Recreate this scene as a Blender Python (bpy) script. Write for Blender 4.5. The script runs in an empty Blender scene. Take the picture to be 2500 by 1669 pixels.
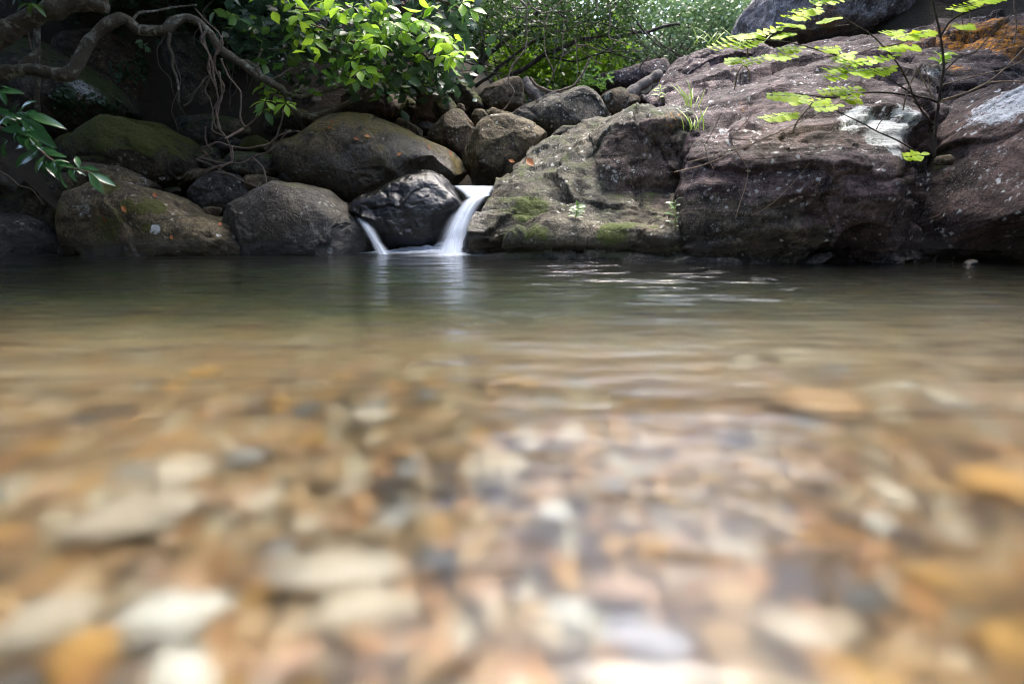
import bpy, math, random
import numpy as np
from mathutils import Vector, Matrix
from mathutils.bvhtree import BVHTree

random.seed(7)
RNG = np.random.default_rng(7)
SC = bpy.context.scene
COL = SC.collection
R = math.radians

# ---------------------------------------------------------------- camera
CAM_H, PITCH, FPX, PW, PH = 0.32, R(13.2), 1250.0, 2500.0, 1669.0
cd = bpy.data.cameras.new('camera')
cd.lens = 18.0
cd.sensor_width = 36.0
cd.clip_start = 0.02
cd.clip_end = 400
cd.dof.use_dof = True
cd.dof.focus_distance = 5.2
cd.dof.aperture_fstop = 0.95
cam = bpy.data.objects.new('camera', cd)
COL.objects.link(cam)
cam.location = (0, 0, CAM_H)
cam.rotation_euler = (R(90) - PITCH, 0, 0)
SC.camera = cam

# ---------------------------------------------------------------- sky, sun, exposure
SUN_EL, SUN_AZ = R(70), R(30)          # azimuth from +Y towards +X
w = bpy.data.worlds.new('World')
SC.world = w
w.use_nodes = True
wn = w.node_tree
wn.nodes.clear()
sky = wn.nodes.new('ShaderNodeTexSky')
sky.sky_type = 'NISHITA'
sky.sun_disc = False
sky.sun_elevation = SUN_EL
sky.sun_rotation = SUN_AZ
sky.air_density = 1.0
sky.dust_density = 4.0
sky.ozone_density = 0.6
bg = wn.nodes.new('ShaderNodeBackground')
bg.inputs['Strength'].default_value = 0.15
wo = wn.nodes.new('ShaderNodeOutputWorld')
wn.links.new(sky.outputs[0], bg.inputs[0])
wn.links.new(bg.outputs[0], wo.inputs[0])

sd = bpy.data.lights.new('sun', 'SUN')
sd.energy = 1.0
sd.angle = R(28)
sd.color = (1.0, 0.95, 0.86)
sun = bpy.data.objects.new('sun', sd)
COL.objects.link(sun)
sdir = Vector((math.sin(SUN_AZ) * math.cos(SUN_EL), math.cos(SUN_AZ) * math.cos(SUN_EL), math.sin(SUN_EL)))
sun.rotation_euler = sdir.to_track_quat('Z', 'Y').to_euler()
sun.location = (3, 8, 14)

vs = SC.view_settings
vs.view_transform = 'Standard'
vs.look = 'None'
vs.exposure = 2.6
vs.gamma = 1.0
vs.use_curve_mapping = False
SC.render.engine = 'CYCLES'
SC.cycles.use_denoising = True
SC.cycles.filter_width = 1.05
SC.cycles.use_adaptive_sampling = True
SC.cycles.adaptive_threshold = 0.02
SC.cycles.max_bounces = 8
SC.cycles.transparent_max_bounces = 14
SC.cycles.transmission_bounces = 6
SC.cycles.sample_clamp_indirect = 6.0

# ---------------------------------------------------------------- geometry helpers
CP, SP = math.cos(PITCH), math.sin(PITCH)
EYE = Vector((0, 0, CAM_H))
def ray(px, py):
    x = (px - PW / 2) / FPX
    y = -(py - PH / 2) / FPX
    return Vector((x, CP + y * SP, y * CP - SP))
def P(px, py, Y):
    """the point of the place at distance Y that the photograph shows at px, py"""
    d = ray(px, py)
    t = Y / d.y
    return Vector((d.x * t, Y, CAM_H + d.z * t))
def W(px, py):
    """the point of the water surface at px, py"""
    d = ray(px, py)
    t = -CAM_H / d.z
    return EYE + d * t
def pxm(Y):
    return Y / FPX * 1.02       # metres per pixel at distance Y

def _hash(ix, iy, iz, seed):
    h = (ix.astype(np.int64) * 374761393 + iy.astype(np.int64) * 668265263 + iz.astype(np.int64) * 2147483647 + seed * 974634777) & 0xFFFFFFFF
    h = ((h ^ (h >> 13)) * 1274126177) & 0xFFFFFFFF
    h = ((h ^ (h >> 16)) * 2246822519) & 0xFFFFFFFF
    h = h ^ (h >> 15)
    return (h & 0xFFFFFF).astype(np.float64) / 0x7FFFFF - 1.0
def vnoise(p, seed=0):
    f = np.floor(p)
    t = p - f
    t = t * t * t * (t * (t * 6 - 15) + 10)
    i = f.astype(np.int64)
    x, y, z = i[:, 0], i[:, 1], i[:, 2]
    tx, ty, tz = t[:, 0], t[:, 1], t[:, 2]
    def c(a, b, d): return _hash(x + a, y + b, z + d, seed)
    x00 = c(0,0,0) * (1-tx) + c(1,0,0) * tx
    x10 = c(0,1,0) * (1-tx) + c(1,1,0) * tx
    x01 = c(0,0,1) * (1-tx) + c(1,0,1) * tx
    x11 = c(0,1,1) * (1-tx) + c(1,1,1) * tx
    return (x00 * (1-ty) + x10 * ty) * (1-tz) + (x01 * (1-ty) + x11 * ty) * tz
def fbm(p, scale=1.0, octaves=4, rough=0.5, seed=0):
    out = np.zeros(len(p)); a = 1.0; s = scale; tot = 0
    for o in range(octaves):
        out += a * vnoise(p * s + 17.3 * o, seed + o); tot += a; a *= rough; s *= 2.03
    return out / tot
def ridged(p, scale=1.0, octaves=4, rough=0.5, seed=0):
    out = np.zeros(len(p)); a = 1.0; s = scale; tot = 0
    for o in range(octaves):
        out += a * (1 - 2 * np.abs(vnoise(p * s + 9.1 * o, seed + o))); tot += a; a *= rough; s *= 2.07
    return out / tot
def sstep(a, b, x):
    t = np.clip((x - a) / (b - a), 0, 1)
    return t * t * (3 - 2 * t)

def tag(o, label=None, cat=None, group=None, kind=None):
    if label: o['label'] = label
    if cat: o['category'] = cat
    if group: o['group'] = group
    if kind: o['kind'] = kind
    return o
def empty(name, loc=(0, 0, 0)):
    o = bpy.data.objects.new(name, None)
    o.empty_display_size = 0.1
    COL.objects.link(o)
    o.location = loc
    return o
def mesh_obj(name, V, F, mat=None, parent=None, smooth=True, loc=None, normals=None):
    """links V, F (world coordinates) as one mesh object whose origin is loc"""
    V = np.asarray(V, dtype=np.float64)
    if loc is None and parent is None:
        loc = (float(V[:, 0].mean()), float(V[:, 1].mean()), float(V[:, 2].min()))
    off = np.array(loc if loc is not None else (0, 0, 0), dtype=np.float64)
    if parent is not None:
        off = np.array(parent.location) if parent.parent is None else np.array(parent.parent.location) + np.array(parent.location)
    me = bpy.data.meshes.new(name)
    if isinstance(F, np.ndarray):
        n, k = F.shape
        me.vertices.add(len(V)); me.vertices.foreach_set('co', (V - off).astype(np.float32).ravel())
        me.loops.add(n * k); me.loops.foreach_set('vertex_index', F.astype(np.int32).ravel())
        me.polygons.add(n)
        me.polygons.foreach_set('loop_start', np.arange(0, n * k, k, dtype=np.int32))
        me.polygons.foreach_set('loop_total', np.full(n, k, dtype=np.int32))
        me.update(calc_edges=True)
    else:
        me.from_pydata([tuple(v) for v in (V - off)], [], F)
        me.update()
    if smooth:
        me.polygons.foreach_set('use_smooth', np.ones(len(me.polygons), dtype=bool))
    if mat: me.materials.append(mat)
    o = bpy.data.objects.new(name, me)
    COL.objects.link(o)
    if parent is not None: o.parent = parent
    else: o.location = off
    return o
def set_attr(o, name, arr):
    a = o.data.attributes.new(name, 'FLOAT', 'POINT')
    a.data.foreach_set('value', np.asarray(arr, dtype=np.float32))

_ico = {}
def ico(n):
    """unit icosphere, n subdivisions"""
    if n in _ico: return _ico[n]
    if n == 0:
        t = (1 + 5 ** 0.5) / 2
        V = np.array([(-1,t,0),(1,t,0),(-1,-t,0),(1,-t,0),(0,-1,t),(0,1,t),(0,-1,-t),(0,1,-t),(t,0,-1),(t,0,1),(-t,0,-1),(-t,0,1)], float)
        F = np.array([(0,11,5),(0,5,1),(0,1,7),(0,7,10),(0,10,11),(1,5,9),(5,11,4),(11,10,2),(10,7,6),(7,1,8),(3,9,4),(3,4,2),(3,2,6),(3,6,8),(3,8,9),(4,9,5),(2,4,11),(6,2,10),(8,6,7),(9,8,1)])
        V /= np.linalg.norm(V, axis=1)[:, None]
    else:
        V0, F0 = ico(n - 1)
        e = np.concatenate([F0[:, [0, 1]], F0[:, [1, 2]], F0[:, [2, 0]]])
        es = np.sort(e, axis=1)
        u, inv = np.unique(es, axis=0, return_inverse=True)
        inv = inv.ravel()
        m = V0[u].mean(axis=1)
        V = np.vstack([V0, m]); V /= np.linalg.norm(V, axis=1)[:, None]
        k = len(F0); a = inv[:k] + len(V0); b = inv[k:2*k] + len(V0); c = inv[2*k:] + len(V0)
        F = np.vstack([np.c_[F0[:,0], a, c], np.c_[F0[:,1], b, a], np.c_[F0[:,2], c, b], np.c_[a, b, c]])
    _ico[n] = (V, F)
    return V, F
def vert_normals(V, F):
    fn = np.cross(V[F[:, 1]] - V[F[:, 0]], V[F[:, 2]] - V[F[:, 0]])
    n = np.zeros_like(V)
    for k in range(F.shape[1]): np.add.at(n, F[:, k], fn)
    l = np.linalg.norm(n, axis=1); l[l == 0] = 1
    return n / l[:, None]

# ---------------------------------------------------------------- node helpers
class NT:
    def __init__(s, name):
        s.m = bpy.data.materials.new(name); s.m.use_nodes = True
        s.t = s.m.node_tree; s.t.nodes.clear()
        s.out = s.t.nodes.new('ShaderNodeOutputMaterial')
    def n(s, typ, props=None, **ins):
        nd = s.t.nodes.new('ShaderNode' + typ)
        for k, v in (props or {}).items(): setattr(nd, k, v)
        for k, v in ins.items():
            key = int(k[1:]) if k[0] == '_' and k[1:].isdigit() else k.replace('__', ' ')
            s.set(nd.inputs[key], v)
        return nd
    def set(s, sock, v):
        if isinstance(v, bpy.types.NodeSocket): s.t.links.new(v, sock)
        elif isinstance(v, bpy.types.Node): s.t.links.new(v.outputs[0], sock)
        elif isinstance(v, tuple) and len(v) == 3 and sock.type == 'RGBA': sock.default_value = (*v, 1)
        else: sock.default_value = v
    def math(s, op, a, b=0.0, c=None, clamp=False):
        nd = s.n('Math', {'operation': op, 'use_clamp': clamp}, _0=a, _1=b)
        if c is not None: s.set(nd.inputs[2], c)
        return nd.outputs[0]
    def noise(s, vec, scale, detail=4, rough=0.55, dist=0.0):
        return s.n('TexNoise', Vector=vec, Scale=scale, Detail=detail, Roughness=rough, Distortion=dist).outputs['Fac']
    def step(s, x, a, b):
        return s.n('MapRange', {'interpolation_type': 'SMOOTHSTEP'}, Value=x, From__Min=a, From__Max=b).outputs[0]
    def mix(s, f, a, b, mode='MIX'):
        nd = s.n('Mix', {'data_type': 'RGBA', 'blend_type': mode})
        s.set(nd.inputs[0], f); s.set(nd.inputs[6], a); s.set(nd.inputs[7], b)
        return nd.outputs[2]
    def attr(s, name):
        return s.n('Attribute', {'attribute_name': name}).outputs['Fac']
    def mapping(s, vec, scale=(1,1,1), rot=(0,0,0)):
        nd = s.n('Mapping', Vector=vec); nd.inputs['Scale'].default_value = scale; nd.inputs['Rotation'].default_value = rot
        return nd.outputs[0]

def rock_mat(name, c1, c2, mott=0.8, fleck=0.3, fleck_col=(.42,.43,.40), lichen=0.0, moss=0.0, moss_col=(.045,.055,.012), wet=0.11, rough=0.85, bump=0.8, streak=0.3, bed=0.0, alt=None, gain=.6):
    gain *= .7
    c1 = tuple(x * gain for x in c1); c2 = tuple(x * gain for x in c2)
    k = NT(name)
    g = k.n('NewGeometry'); pos = g.outputs['Position']
    sep = k.n('SeparateXYZ', Vector=pos); nrm = k.n('SeparateXYZ', Vector=g.outputs['Normal'])
    n1 = k.noise(pos, 1.7, 6, .6, .4)
    n2 = k.noise(pos, 8.0, 8, .68, .2)
    n3 = k.noise(pos, 34.0, 6, .7)
    col = k.mix(k.step(n1, .32, .68), c1, c2)
    if alt:
        tm = k.step(k.math('ADD', k.attr('tint'), k.math('MULTIPLY', k.math('SUBTRACT', k.noise(pos, 3.2, 6, .65), .5), 1.2)), .3, .7)
        col = k.mix(tm, col, k.mix(k.step(n1, .35, .65), tuple(x * gain for x in alt[0]), tuple(x * gain for x in alt[1])))
    dk = k.n('MapRange', Value=n2, From__Min=.35, From__Max=.65, To__Min=1 - mott, To__Max=1 + mott * .7).outputs[0]
    col = k.mix(1.0, col, k.n('CombineXYZ', X=dk, Y=dk, Z=dk).outputs[0], 'MULTIPLY')
    # vertical run-off stains
    st = k.noise(k.mapping(pos, (7, 7, .7)), 1.0, 5, .6)
    stm = k.math('MULTIPLY', k.step(st, .5, .72), streak)
    col = k.mix(stm, col, tuple(c * .35 for c in c1))
    sn = k.noise(pos, 2.6, 9, .7, .9)
    col = k.mix(k.math('MULTIPLY', k.step(sn, .53, .60), .5), col, tuple(c * .4 for c in c2))
    col = k.mix(k.math('MULTIPLY', k.step(sn, .44, .38), .35), col, tuple(min(1, c * 1.5) for c in c1))
    # grain
    gr = k.n('MapRange', Value=n3, From__Min=.36, From__Max=.64, To__Min=.5, To__Max=1.5).outputs[0]
    col = k.mix(1.0, col, k.n('CombineXYZ', X=gr, Y=gr, Z=gr).outputs[0], 'MULTIPLY')
    pk = k.step(k.noise(pos, 70.0, 4, .7), .46, .36)
    col = k.mix(k.math('MULTIPLY', pk, .55), col, tuple(c * .3 for c in c2))
    # pale flecks of crust lichen
    v = k.n('TexVoronoi', {'feature': 'F1'}, Vector=k.mix(.06, pos, k.n('TexNoise', Vector=pos, Scale=30.0, Detail=3.0).outputs['Color']), Scale=21.0, Randomness=1.0)
    clus = k.step(k.noise(pos, 3.1, 4, .65), .46, .64)
    pick = k.step(k.n('SeparateColor', Color=v.outputs['Color']).outputs[0], .62, .66)
    fl = k.math('MULTIPLY', k.math('MULTIPLY', k.step(v.outputs['Distance'], .42, .22), pick), k.math('MULTIPLY', clus, fleck * 1.6, clamp=True))
    fl2 = k.math('MULTIPLY', k.step(k.noise(pos, 95.0, 3, .6), .6, .68), k.math('MULTIPLY', k.step(k.noise(pos, 2.3, 3, .6), .4, .62), fleck * .9))
    col = k.mix(k.math('MAXIMUM', fl, fl2, clamp=True), col, fleck_col)
    # large lichen sheets
    ln = k.noise(pos, 9.0, 9, .74, .8)
    lf = k.math('MULTIPLY', k.math('SUBTRACT', k.noise(pos, 38, 7, .8), .5), 1.3)
    lm = k.math('MULTIPLY', k.step(k.math('ADD', k.math('ADD', k.math('ADD', ln, lf), k.attr('lichen')), lichen * .5), .93, 1.2), .9)
    lc = k.mix(k.step(k.noise(pos, 16, 7, .75), .3, .7), (.34,.38,.40), (.68,.71,.74))
    col = k.mix(lm, col, lc)
    on = k.noise(pos, 11.0, 9, .7, .5)
    om = k.math('MULTIPLY', k.step(k.math('ADD', k.math('ADD', on, lf), k.attr('orange')), .93, 1.12), .9)
    col = k.mix(om, col, k.mix(k.noise(pos, 30, 4, .6), (.26,.09,.006), (.75,.32,.012)))
    # moss on what faces up
    mn = k.noise(pos, 4.3, 8, .66, .3)
    mv = k.math('ADD', k.math('ADD', k.math('MULTIPLY', nrm.outputs[2], .34), mn), k.math('ADD', k.attr('moss'), moss * .6 - .12))
    mm = k.step(mv, .70, .95)
    mcol = k.mix(k.noise(pos, 40, 4, .7), tuple(c * .45 for c in moss_col), tuple(c * 1.7 for c in moss_col))
    col = k.mix(mm, col, mcol)
    # wet band along the water and where spray keeps it wet
    wz = k.math('ADD', sep.outputs[2], k.math('MULTIPLY', k.noise(pos, 3.0, 4, .6), -.12))
    wm = k.math('MAXIMUM', k.step(wz, wet + .03, wet - .08), k.step(k.math('ADD', k.attr('wet'), k.math('MULTIPLY', k.math('SUBTRACT', n2, .5), .9)), .3, .7), clamp=True)
    col = k.mix(k.math('MULTIPLY', wm, .68), col, tuple(c * .18 for c in c1))
    # bump
    cr = k.n('TexVoronoi', {'feature': 'DISTANCE_TO_EDGE'}, Vector=k.mix(.25, pos, k.n('TexNoise', Vector=pos, Scale=3.0, Detail=6.0).outputs['Color']), Scale=2.2)
    h = k.math('ADD', k.math('MULTIPLY', n2, .9), k.math('MULTIPLY', n3, .35))
    h = k.math('ADD', h, k.math('MULTIPLY', k.noise(pos, 130, 4, .65), .16))
    h = k.math('ADD', h, k.math('MULTIPLY', k.step(cr.outputs['Distance'], 0, .018), .12))
    h = k.math('ADD', h, k.math('MULTIPLY', mm, .25))
    if bed:
        bl = k.noise(k.mapping(pos, (1.6, 2.4, 13.0), (R(6), R(-13), 0)), 1.0, 7, .62, .5)
        h = k.math('ADD', h, k.math('MULTIPLY', bl, bed))
        cv = k.n('MapRange', Value=bl, From__Min=.36, From__Max=.56, To__Min=.5, To__Max=1.12).outputs[0]
        col = k.mix(1.0, col, k.n('CombineXYZ', X=cv, Y=cv, Z=cv).outputs[0], 'MULTIPLY')
    # pits and small hollows
    pit = k.n('TexVoronoi', {'feature': 'SMOOTH_F1'}, Vector=k.mix(.12, pos, k.n('TexNoise', Vector=pos, Scale=6.0, Detail=5.0).outputs['Color']), Scale=9.0)
    h = k.math('ADD', h, k.math('MULTIPLY', pit.outputs['Distance'], .35))
    b = k.n('Bump', Strength=bump, Distance=.05, Height=h)
    ro = k.n('MapRange', Value=wm, To__Min=rough, To__Max=.26).outputs[0]
    p = k.n('BsdfPrincipled', Base__Color=col, Roughness=ro, Normal=b.outputs[0])
    k.set(p.inputs['Specular IOR Level'], k.n('MapRange', Value=wm, To__Min=.3, To__Max=.6).outputs[0])
    k.t.links.new(p.outputs[0], k.out.inputs[0])
    return k.m

# ---------------------------------------------------------------- rock materials
M = {}
M['brown'] = rock_mat('rock_brown', (.24,.175,.105), (.15,.115,.075), moss=.12, fleck=.45)
M['olive'] = rock_mat('rock_olive_brown', (.29,.23,.135), (.18,.145,.09), moss=.06, fleck=.5, moss_col=(.06,.062,.016))
M['grey'] = rock_mat('rock_grey', (.12,.11,.105), (.08,.075,.07), moss=.0, fleck=.35, wet=.12)
M['dome'] = rock_mat('rock_dark_dome', (.085,.085,.09), (.13,.11,.08), moss=.02, fleck=.25, wet=.12, rough=.55)
M['whale'] = rock_mat('rock_whale', (.24,.185,.10), (.14,.12,.085), moss=.34, fleck=.25, moss_col=(.10,.078,.02), rough=.7)  # olive-tan moss on upward faces, its colour also painting the lit top
M['black'] = rock_mat('rock_black_wet', (.024,.025,.030), (.036,.035,.038), moss=-.3, fleck=.05, wet=2.0, rough=.3, bump=.4)
M['mossy'] = rock_mat('rock_mossy', (.15,.13,.09), (.09,.08,.06), moss=.55, fleck=.2, moss_col=(.048,.056,.012))
M['cave'] = rock_mat('rock_shaded_bank', (.15,.13,.095), (.09,.088,.075), moss=.3, fleck=.12, moss_col=(.045,.06,.018), gain=.85)
M['rust'] = rock_mat('rock_rusty', (.17,.11,.07), (.11,.085,.06), moss=.1, fleck=.2)
M['granite'] = rock_mat('rock_granite', (.21,.19,.155), (.14,.13,.105), moss=.1, fleck=1.0, fleck_col=(.4,.38,.34))
M['ramp'] = rock_mat('rock_ramp', (.22,.185,.135), (.125,.125,.10), moss=.12, fleck=.75, streak=.5, moss_col=(.04,.055,.010), wet=.1, bed=.5, alt=((.20,.14,.12), (.13,.10,.09)), gain=.74)
M['plum'] = rock_mat('rock_plum', (.19,.135,.135), (.105,.076,.078), moss=-.1, fleck=.85, fleck_col=(.46,.47,.47), streak=.4, lichen=.08, bed=1.1, alt=((.20,.165,.12), (.12,.105,.08)), gain=.76)
M['crag'] = rock_mat('rock_grey_crag', (.20,.19,.20), (.13,.115,.12), moss=-.1, fleck=1.0, fleck_col=(.46,.48,.48), lichen=.2, gain=1.5)
M['maroon'] = rock_mat('rock_maroon', (.17,.11,.095), (.10,.07,.065), moss=-.12, fleck=.9, fleck_col=(.44,.46,.46), streak=.35, lichen=.1, gain=.74)

ROCKS = {}
def world_verts(o):
    n = len(o.data.vertices); a = np.empty(n * 3, np.float32)
    o.data.vertices.foreach_get('co', a)
    return a.reshape(-1, 3).astype(float) + np.array(o.location)

def crag(X, seed, cell, amp, tilt, warp=.45, groove=.6):
    """angular breakage: every cell of the rock is its own slightly tilted and shifted plane, with steps between cells"""
    rg = np.random.default_rng(seed)
    lo, hi = X.min(0), X.max(0)
    n = int(np.clip(np.prod(np.maximum((hi - lo) / cell, 1)), 6, 260))
    S = rg.uniform(lo, hi, (n, 3))
    Q = X + np.stack([fbm(X, 1.1 / cell, 3, .55, seed + 3 * q) for q in range(3)], 1) * cell * warp
    best = np.full(len(X), 1e9); sec = np.full(len(X), 1e9); idx = np.zeros(len(X), int)
    for i in range(n):
        d = ((Q - S[i]) ** 2 * np.array([1, 1, 1.5])).sum(1)
        m = d < best
        sec = np.where(m, best, np.minimum(sec, d)); idx[m] = i; best = np.where(m, d, best)
    off = rg.uniform(-1, .6, n) * amp; T = rg.normal(size=(n, 3)) * tilt
    gap = np.sqrt(sec) - np.sqrt(best)
    return off[idx] + ((Q - S[idx]) * T[idx]).sum(1).clip(-amp * 2, amp * 2) - amp * groove * np.exp(-(gap / (cell * .028)) ** 2)
def boulder(name, outline, Y, mat, label, depth=None, sub=5, n=2.4, seed=None, facets=7, fac=(.80,.97), rough=.05, paint=(), under=None, grow=1.0, top_back=0.0, crg=.010):
    """a solid stone: outline as the photograph shows it at distance Y, bulging towards and away from the viewer"""
    seed = seed if seed is not None else len(ROCKS) * 13 + 5
    rg = np.random.default_rng(seed)
    pts = np.array([(P(x, y, Y).x, P(x, y, Y).z) for x, y in outline])
    c = (pts.min(0) + pts.max(0)) / 2
    q = pts - c
    # resample the outline densely, then radius by angle
    qq = np.vstack([q, q[:1]])
    dense = np.vstack([qq[i] + (qq[i+1] - qq[i]) * np.linspace(0, 1, 24)[:, None] for i in range(len(q))])
    th = np.arctan2(dense[:, 1], dense[:, 0]); r = np.hypot(dense[:, 0], dense[:, 1])
    o_ = np.argsort(th); th, r = th[o_], r[o_]
    g = np.linspace(-np.pi, np.pi, 361)
    rr = np.interp(g, th, r, period=2 * np.pi)
    ker = np.exp(-.5 * (np.arange(-8, 9) / 3.0) ** 2); ker /= ker.sum()
    rr = np.convolve(np.r_[rr[-9:-1], rr, rr[1:9]], ker, 'valid')
    V, F = ico(sub)
    wdt = q.max(0) - q.min(0)
    if depth is None: depth = .42 * (wdt[0] * wdt[1]) ** .5 + .12 * wdt[0]
    s = np.hypot(V[:, 0], V[:, 2]); t = np.arctan2(V[:, 2], V[:, 0]); yv = V[:, 1]
    k = (s ** n + np.abs(yv) ** n) ** (-1 / n)
    ra = np.interp(t, g, rr)
    X = np.c_[k * s * np.cos(t) * ra, k * yv * depth, k * s * np.sin(t) * ra] * grow
    size = float((wdt[0] * wdt[1]) ** .5)
    # flat breaks: planes that shave the side seen from the pool
    for i in range(facets):
        d = rg.normal(size=3); d[1] = -abs(d[1]) * (1.4 if i % 3 else .3); d[2] *= .8; d /= np.linalg.norm(d)
        pr = X @ d; lim = pr.max() * rg.uniform(*fac)
        ov = np.maximum(pr - lim, 0)
        X -= (ov * .85)[:, None] * d
    if top_back:   # tilt the top away
        hgt = (X[:, 2] - X[:, 2].min()) / (X[:, 2].max() - X[:, 2].min())
        X[:, 1] += top_back * hgt
    X += np.array([c[0], Y, c[1]])
    nn = vert_normals(X, F)
    d1 = fbm(X, 1.6 / size, 3, .5, seed) * rough * size * .9
    d2 = fbm(X, 6.0 / size, 5, .55, seed + 50) * rough * size * .55
    d3 = -np.maximum(ridged(X * np.array([1, 1, 1.6]), 1.9 / size, 3, .5, seed + 90) - .72, 0) * rough * size * 1.6
    d4 = crag(X, seed + 5, size * .45, size * crg, .05, groove=.5) if crg else 0
    X = X + nn * (d1 + d2 + d3 + d4)[:, None]
    if under:
        z0, amt, x0, x1 = under
        m = sstep(z0, z0 - .28, X[:, 2]) * sstep(x0, x1, X[:, 0])
        X[:, 1] += amt * m * (X[:, 1] < Y + .2)
    o = mesh_obj(name, X, F, M[mat])
    tag(o, label, 'boulder' if size > .5 else 'stone')
    ROCKS[label] = o
    for at, pts_ in group_paint(paint): paint_attr(o, X, F, at, pts_)
    o['_seed'] = seed
    del o['_seed']
    return o
def group_paint(paint):
    d = {}
    for at, px, py, rp, st in paint: d.setdefault(at, []).append((px, py, rp, st))
    return d.items()
def paint_attr(o, X, F, at, pts_):
    """wet, moss and lichen areas, each a soft ball round the spot on the stone that shows at px, py"""
    bvh = BVHTree.FromPolygons([Vector(v) for v in X], [tuple(int(i) for i in f) for f in F])
    a = np.zeros(len(X))
    for px, py, rp, st in pts_:
        h = bvh.ray_cast(EYE, ray(px, py).normalized())
        if h[0] is None: continue
        c = np.array(h[0]); rad = rp * pxm(h[0].y)
        dd = np.linalg.norm((X - c), axis=1) / rad
        a = np.maximum(a, st * sstep(1.25, .55, dd))
    set_attr(o, at, a)

def catmull(C, u):
    """C: (n, ...) control values, u in 0..n-1"""
    n = len(C); i = np.clip(np.floor(u).astype(int), 0, n - 2); t = (u - i)
    g = lambda j: C[np.clip(j, 0, n - 1)]
    sh = (-1,) + (1,) * (C.ndim - 1)
    t = t.reshape(sh)
    p0, p1, p2, p3 = g(i - 1), g(i), g(i + 1), g(i + 2)
    m1, m2 = (p2 - p0) * .38, (p3 - p1) * .38
    t2, t3 = t * t, t * t * t
    return (2*t3 - 3*t2 + 1) * p1 + (t3 - 2*t2 + t) * m1 + (-2*t3 + 3*t2) * p2 + (t3 - t2) * m2
def outcrop(name, cols, mat, label, nu, nv, seed, amp=.05, ledge=.0, ledge_scale=4.0, paint=(), back=1.6, cuts=()):
    """a bedrock mass: columns of points from under the water up the face, over the top and down its back"""
    n = max(len(c) for c in cols)
    G = np.zeros((len(cols), n + 3, 3))
    for i, c in enumerate(cols):
        pts = []
        for q in c: pts.append(P(*q) if q[2] else W(q[0], q[1]))
        f = pts[0].copy()
        pts = [Vector((f.x, f.y + .05, -1.2))] + pts
        l = pts[-1]
        pts += [Vector((l.x, l.y + .5, l.z - .35)), Vector((l.x, l.y + .9, l.z - back))]
        A = np.array([tuple(p) for p in pts])
        G[i] = catmull(A, np.linspace(0, len(A) - 1, n + 3))
    U = np.linspace(0, len(cols) - 1, nu); Vv = np.linspace(0, n + 2, nv)
    A = catmull(G, U)
    A = catmull(A.transpose(1, 0, 2), Vv).transpose(1, 0, 2)
    X = A.reshape(-1, 3)
    ii, jj = np.meshgrid(np.arange(nu - 1), np.arange(nv - 1), indexing='ij')
    a = ii * nv + jj
    F = np.stack([a, a + nv, a + nv + 1, a + 1], axis=-1).reshape(-1, 4)
    nn = vert_normals(X, F)
    if (nn[:, 1].mean()) > 0: nn = -nn; F = F[:, ::-1].copy()
    up = sstep(.45, .85, nn[:, 2])
    crs = np.array([1, 1, 1.0])
    dd = fbm(X, .9, 3, .5, seed) * amp * 1.6 + fbm(X, 3.1, 5, .55, seed + 7) * amp * .8
    dd -= np.maximum(ridged(X * np.array([1, .8, 1.2]), .9, 4, .5, seed + 21) - .62, 0) * amp * 4.5
    dd += (1 - up) * np.maximum(fbm(X * np.array([1, 1, 2.6]), 1.5, 3, .5, seed + 70), 0) * amp * 1.6
    if ledge:
        # bedding: steps that run along the slab
        q = X[:, 2] * ledge_scale + .33 * X[:, 0] + .8 * fbm(X * np.array([.7, .7, 1]), 1.6, 4, .55, seed + 33)
        saw = q - np.floor(q)
        rid = ridged(X * np.array([.35, 1.0, 1.0]), 5.0, 4, .55, seed + 44)
        dd += up * ledge * (sstep(0, .75, saw) * sstep(1, .86, saw) - .5 + .55 * rid)
    dd += crag(X * crs, seed + 9, .8, amp * .5, .07) + crag(X, seed + 19, .26, amp * .22, .06)
    if cuts:
        for (cx0, cx1, z0, z1, dep) in cuts:
            m = sstep(cx0 - .12, cx0 + .12, X[:, 0] - (X[:, 2] - z0) * .6) * sstep(cx1 + .10, cx1 - .10, X[:, 0] + (X[:, 2] - z0) * .5) * sstep(z1 + .06, z1 - .06, X[:, 2])
            X[:, 1] += m * dep * (nn[:, 1] < .3)
    # fine breakage
    dd += fbm(X, 14, 3, .6, seed + 88) * amp * .16
    X = X + nn * dd[:, None]
    o = mesh_obj(name, X, F, M[mat])
    tag(o, label, 'rock')
    for at, pts_ in group_paint(paint): paint_attr(o, X, F, at, pts_)
    ROCKS[label] = o
    return o

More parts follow.
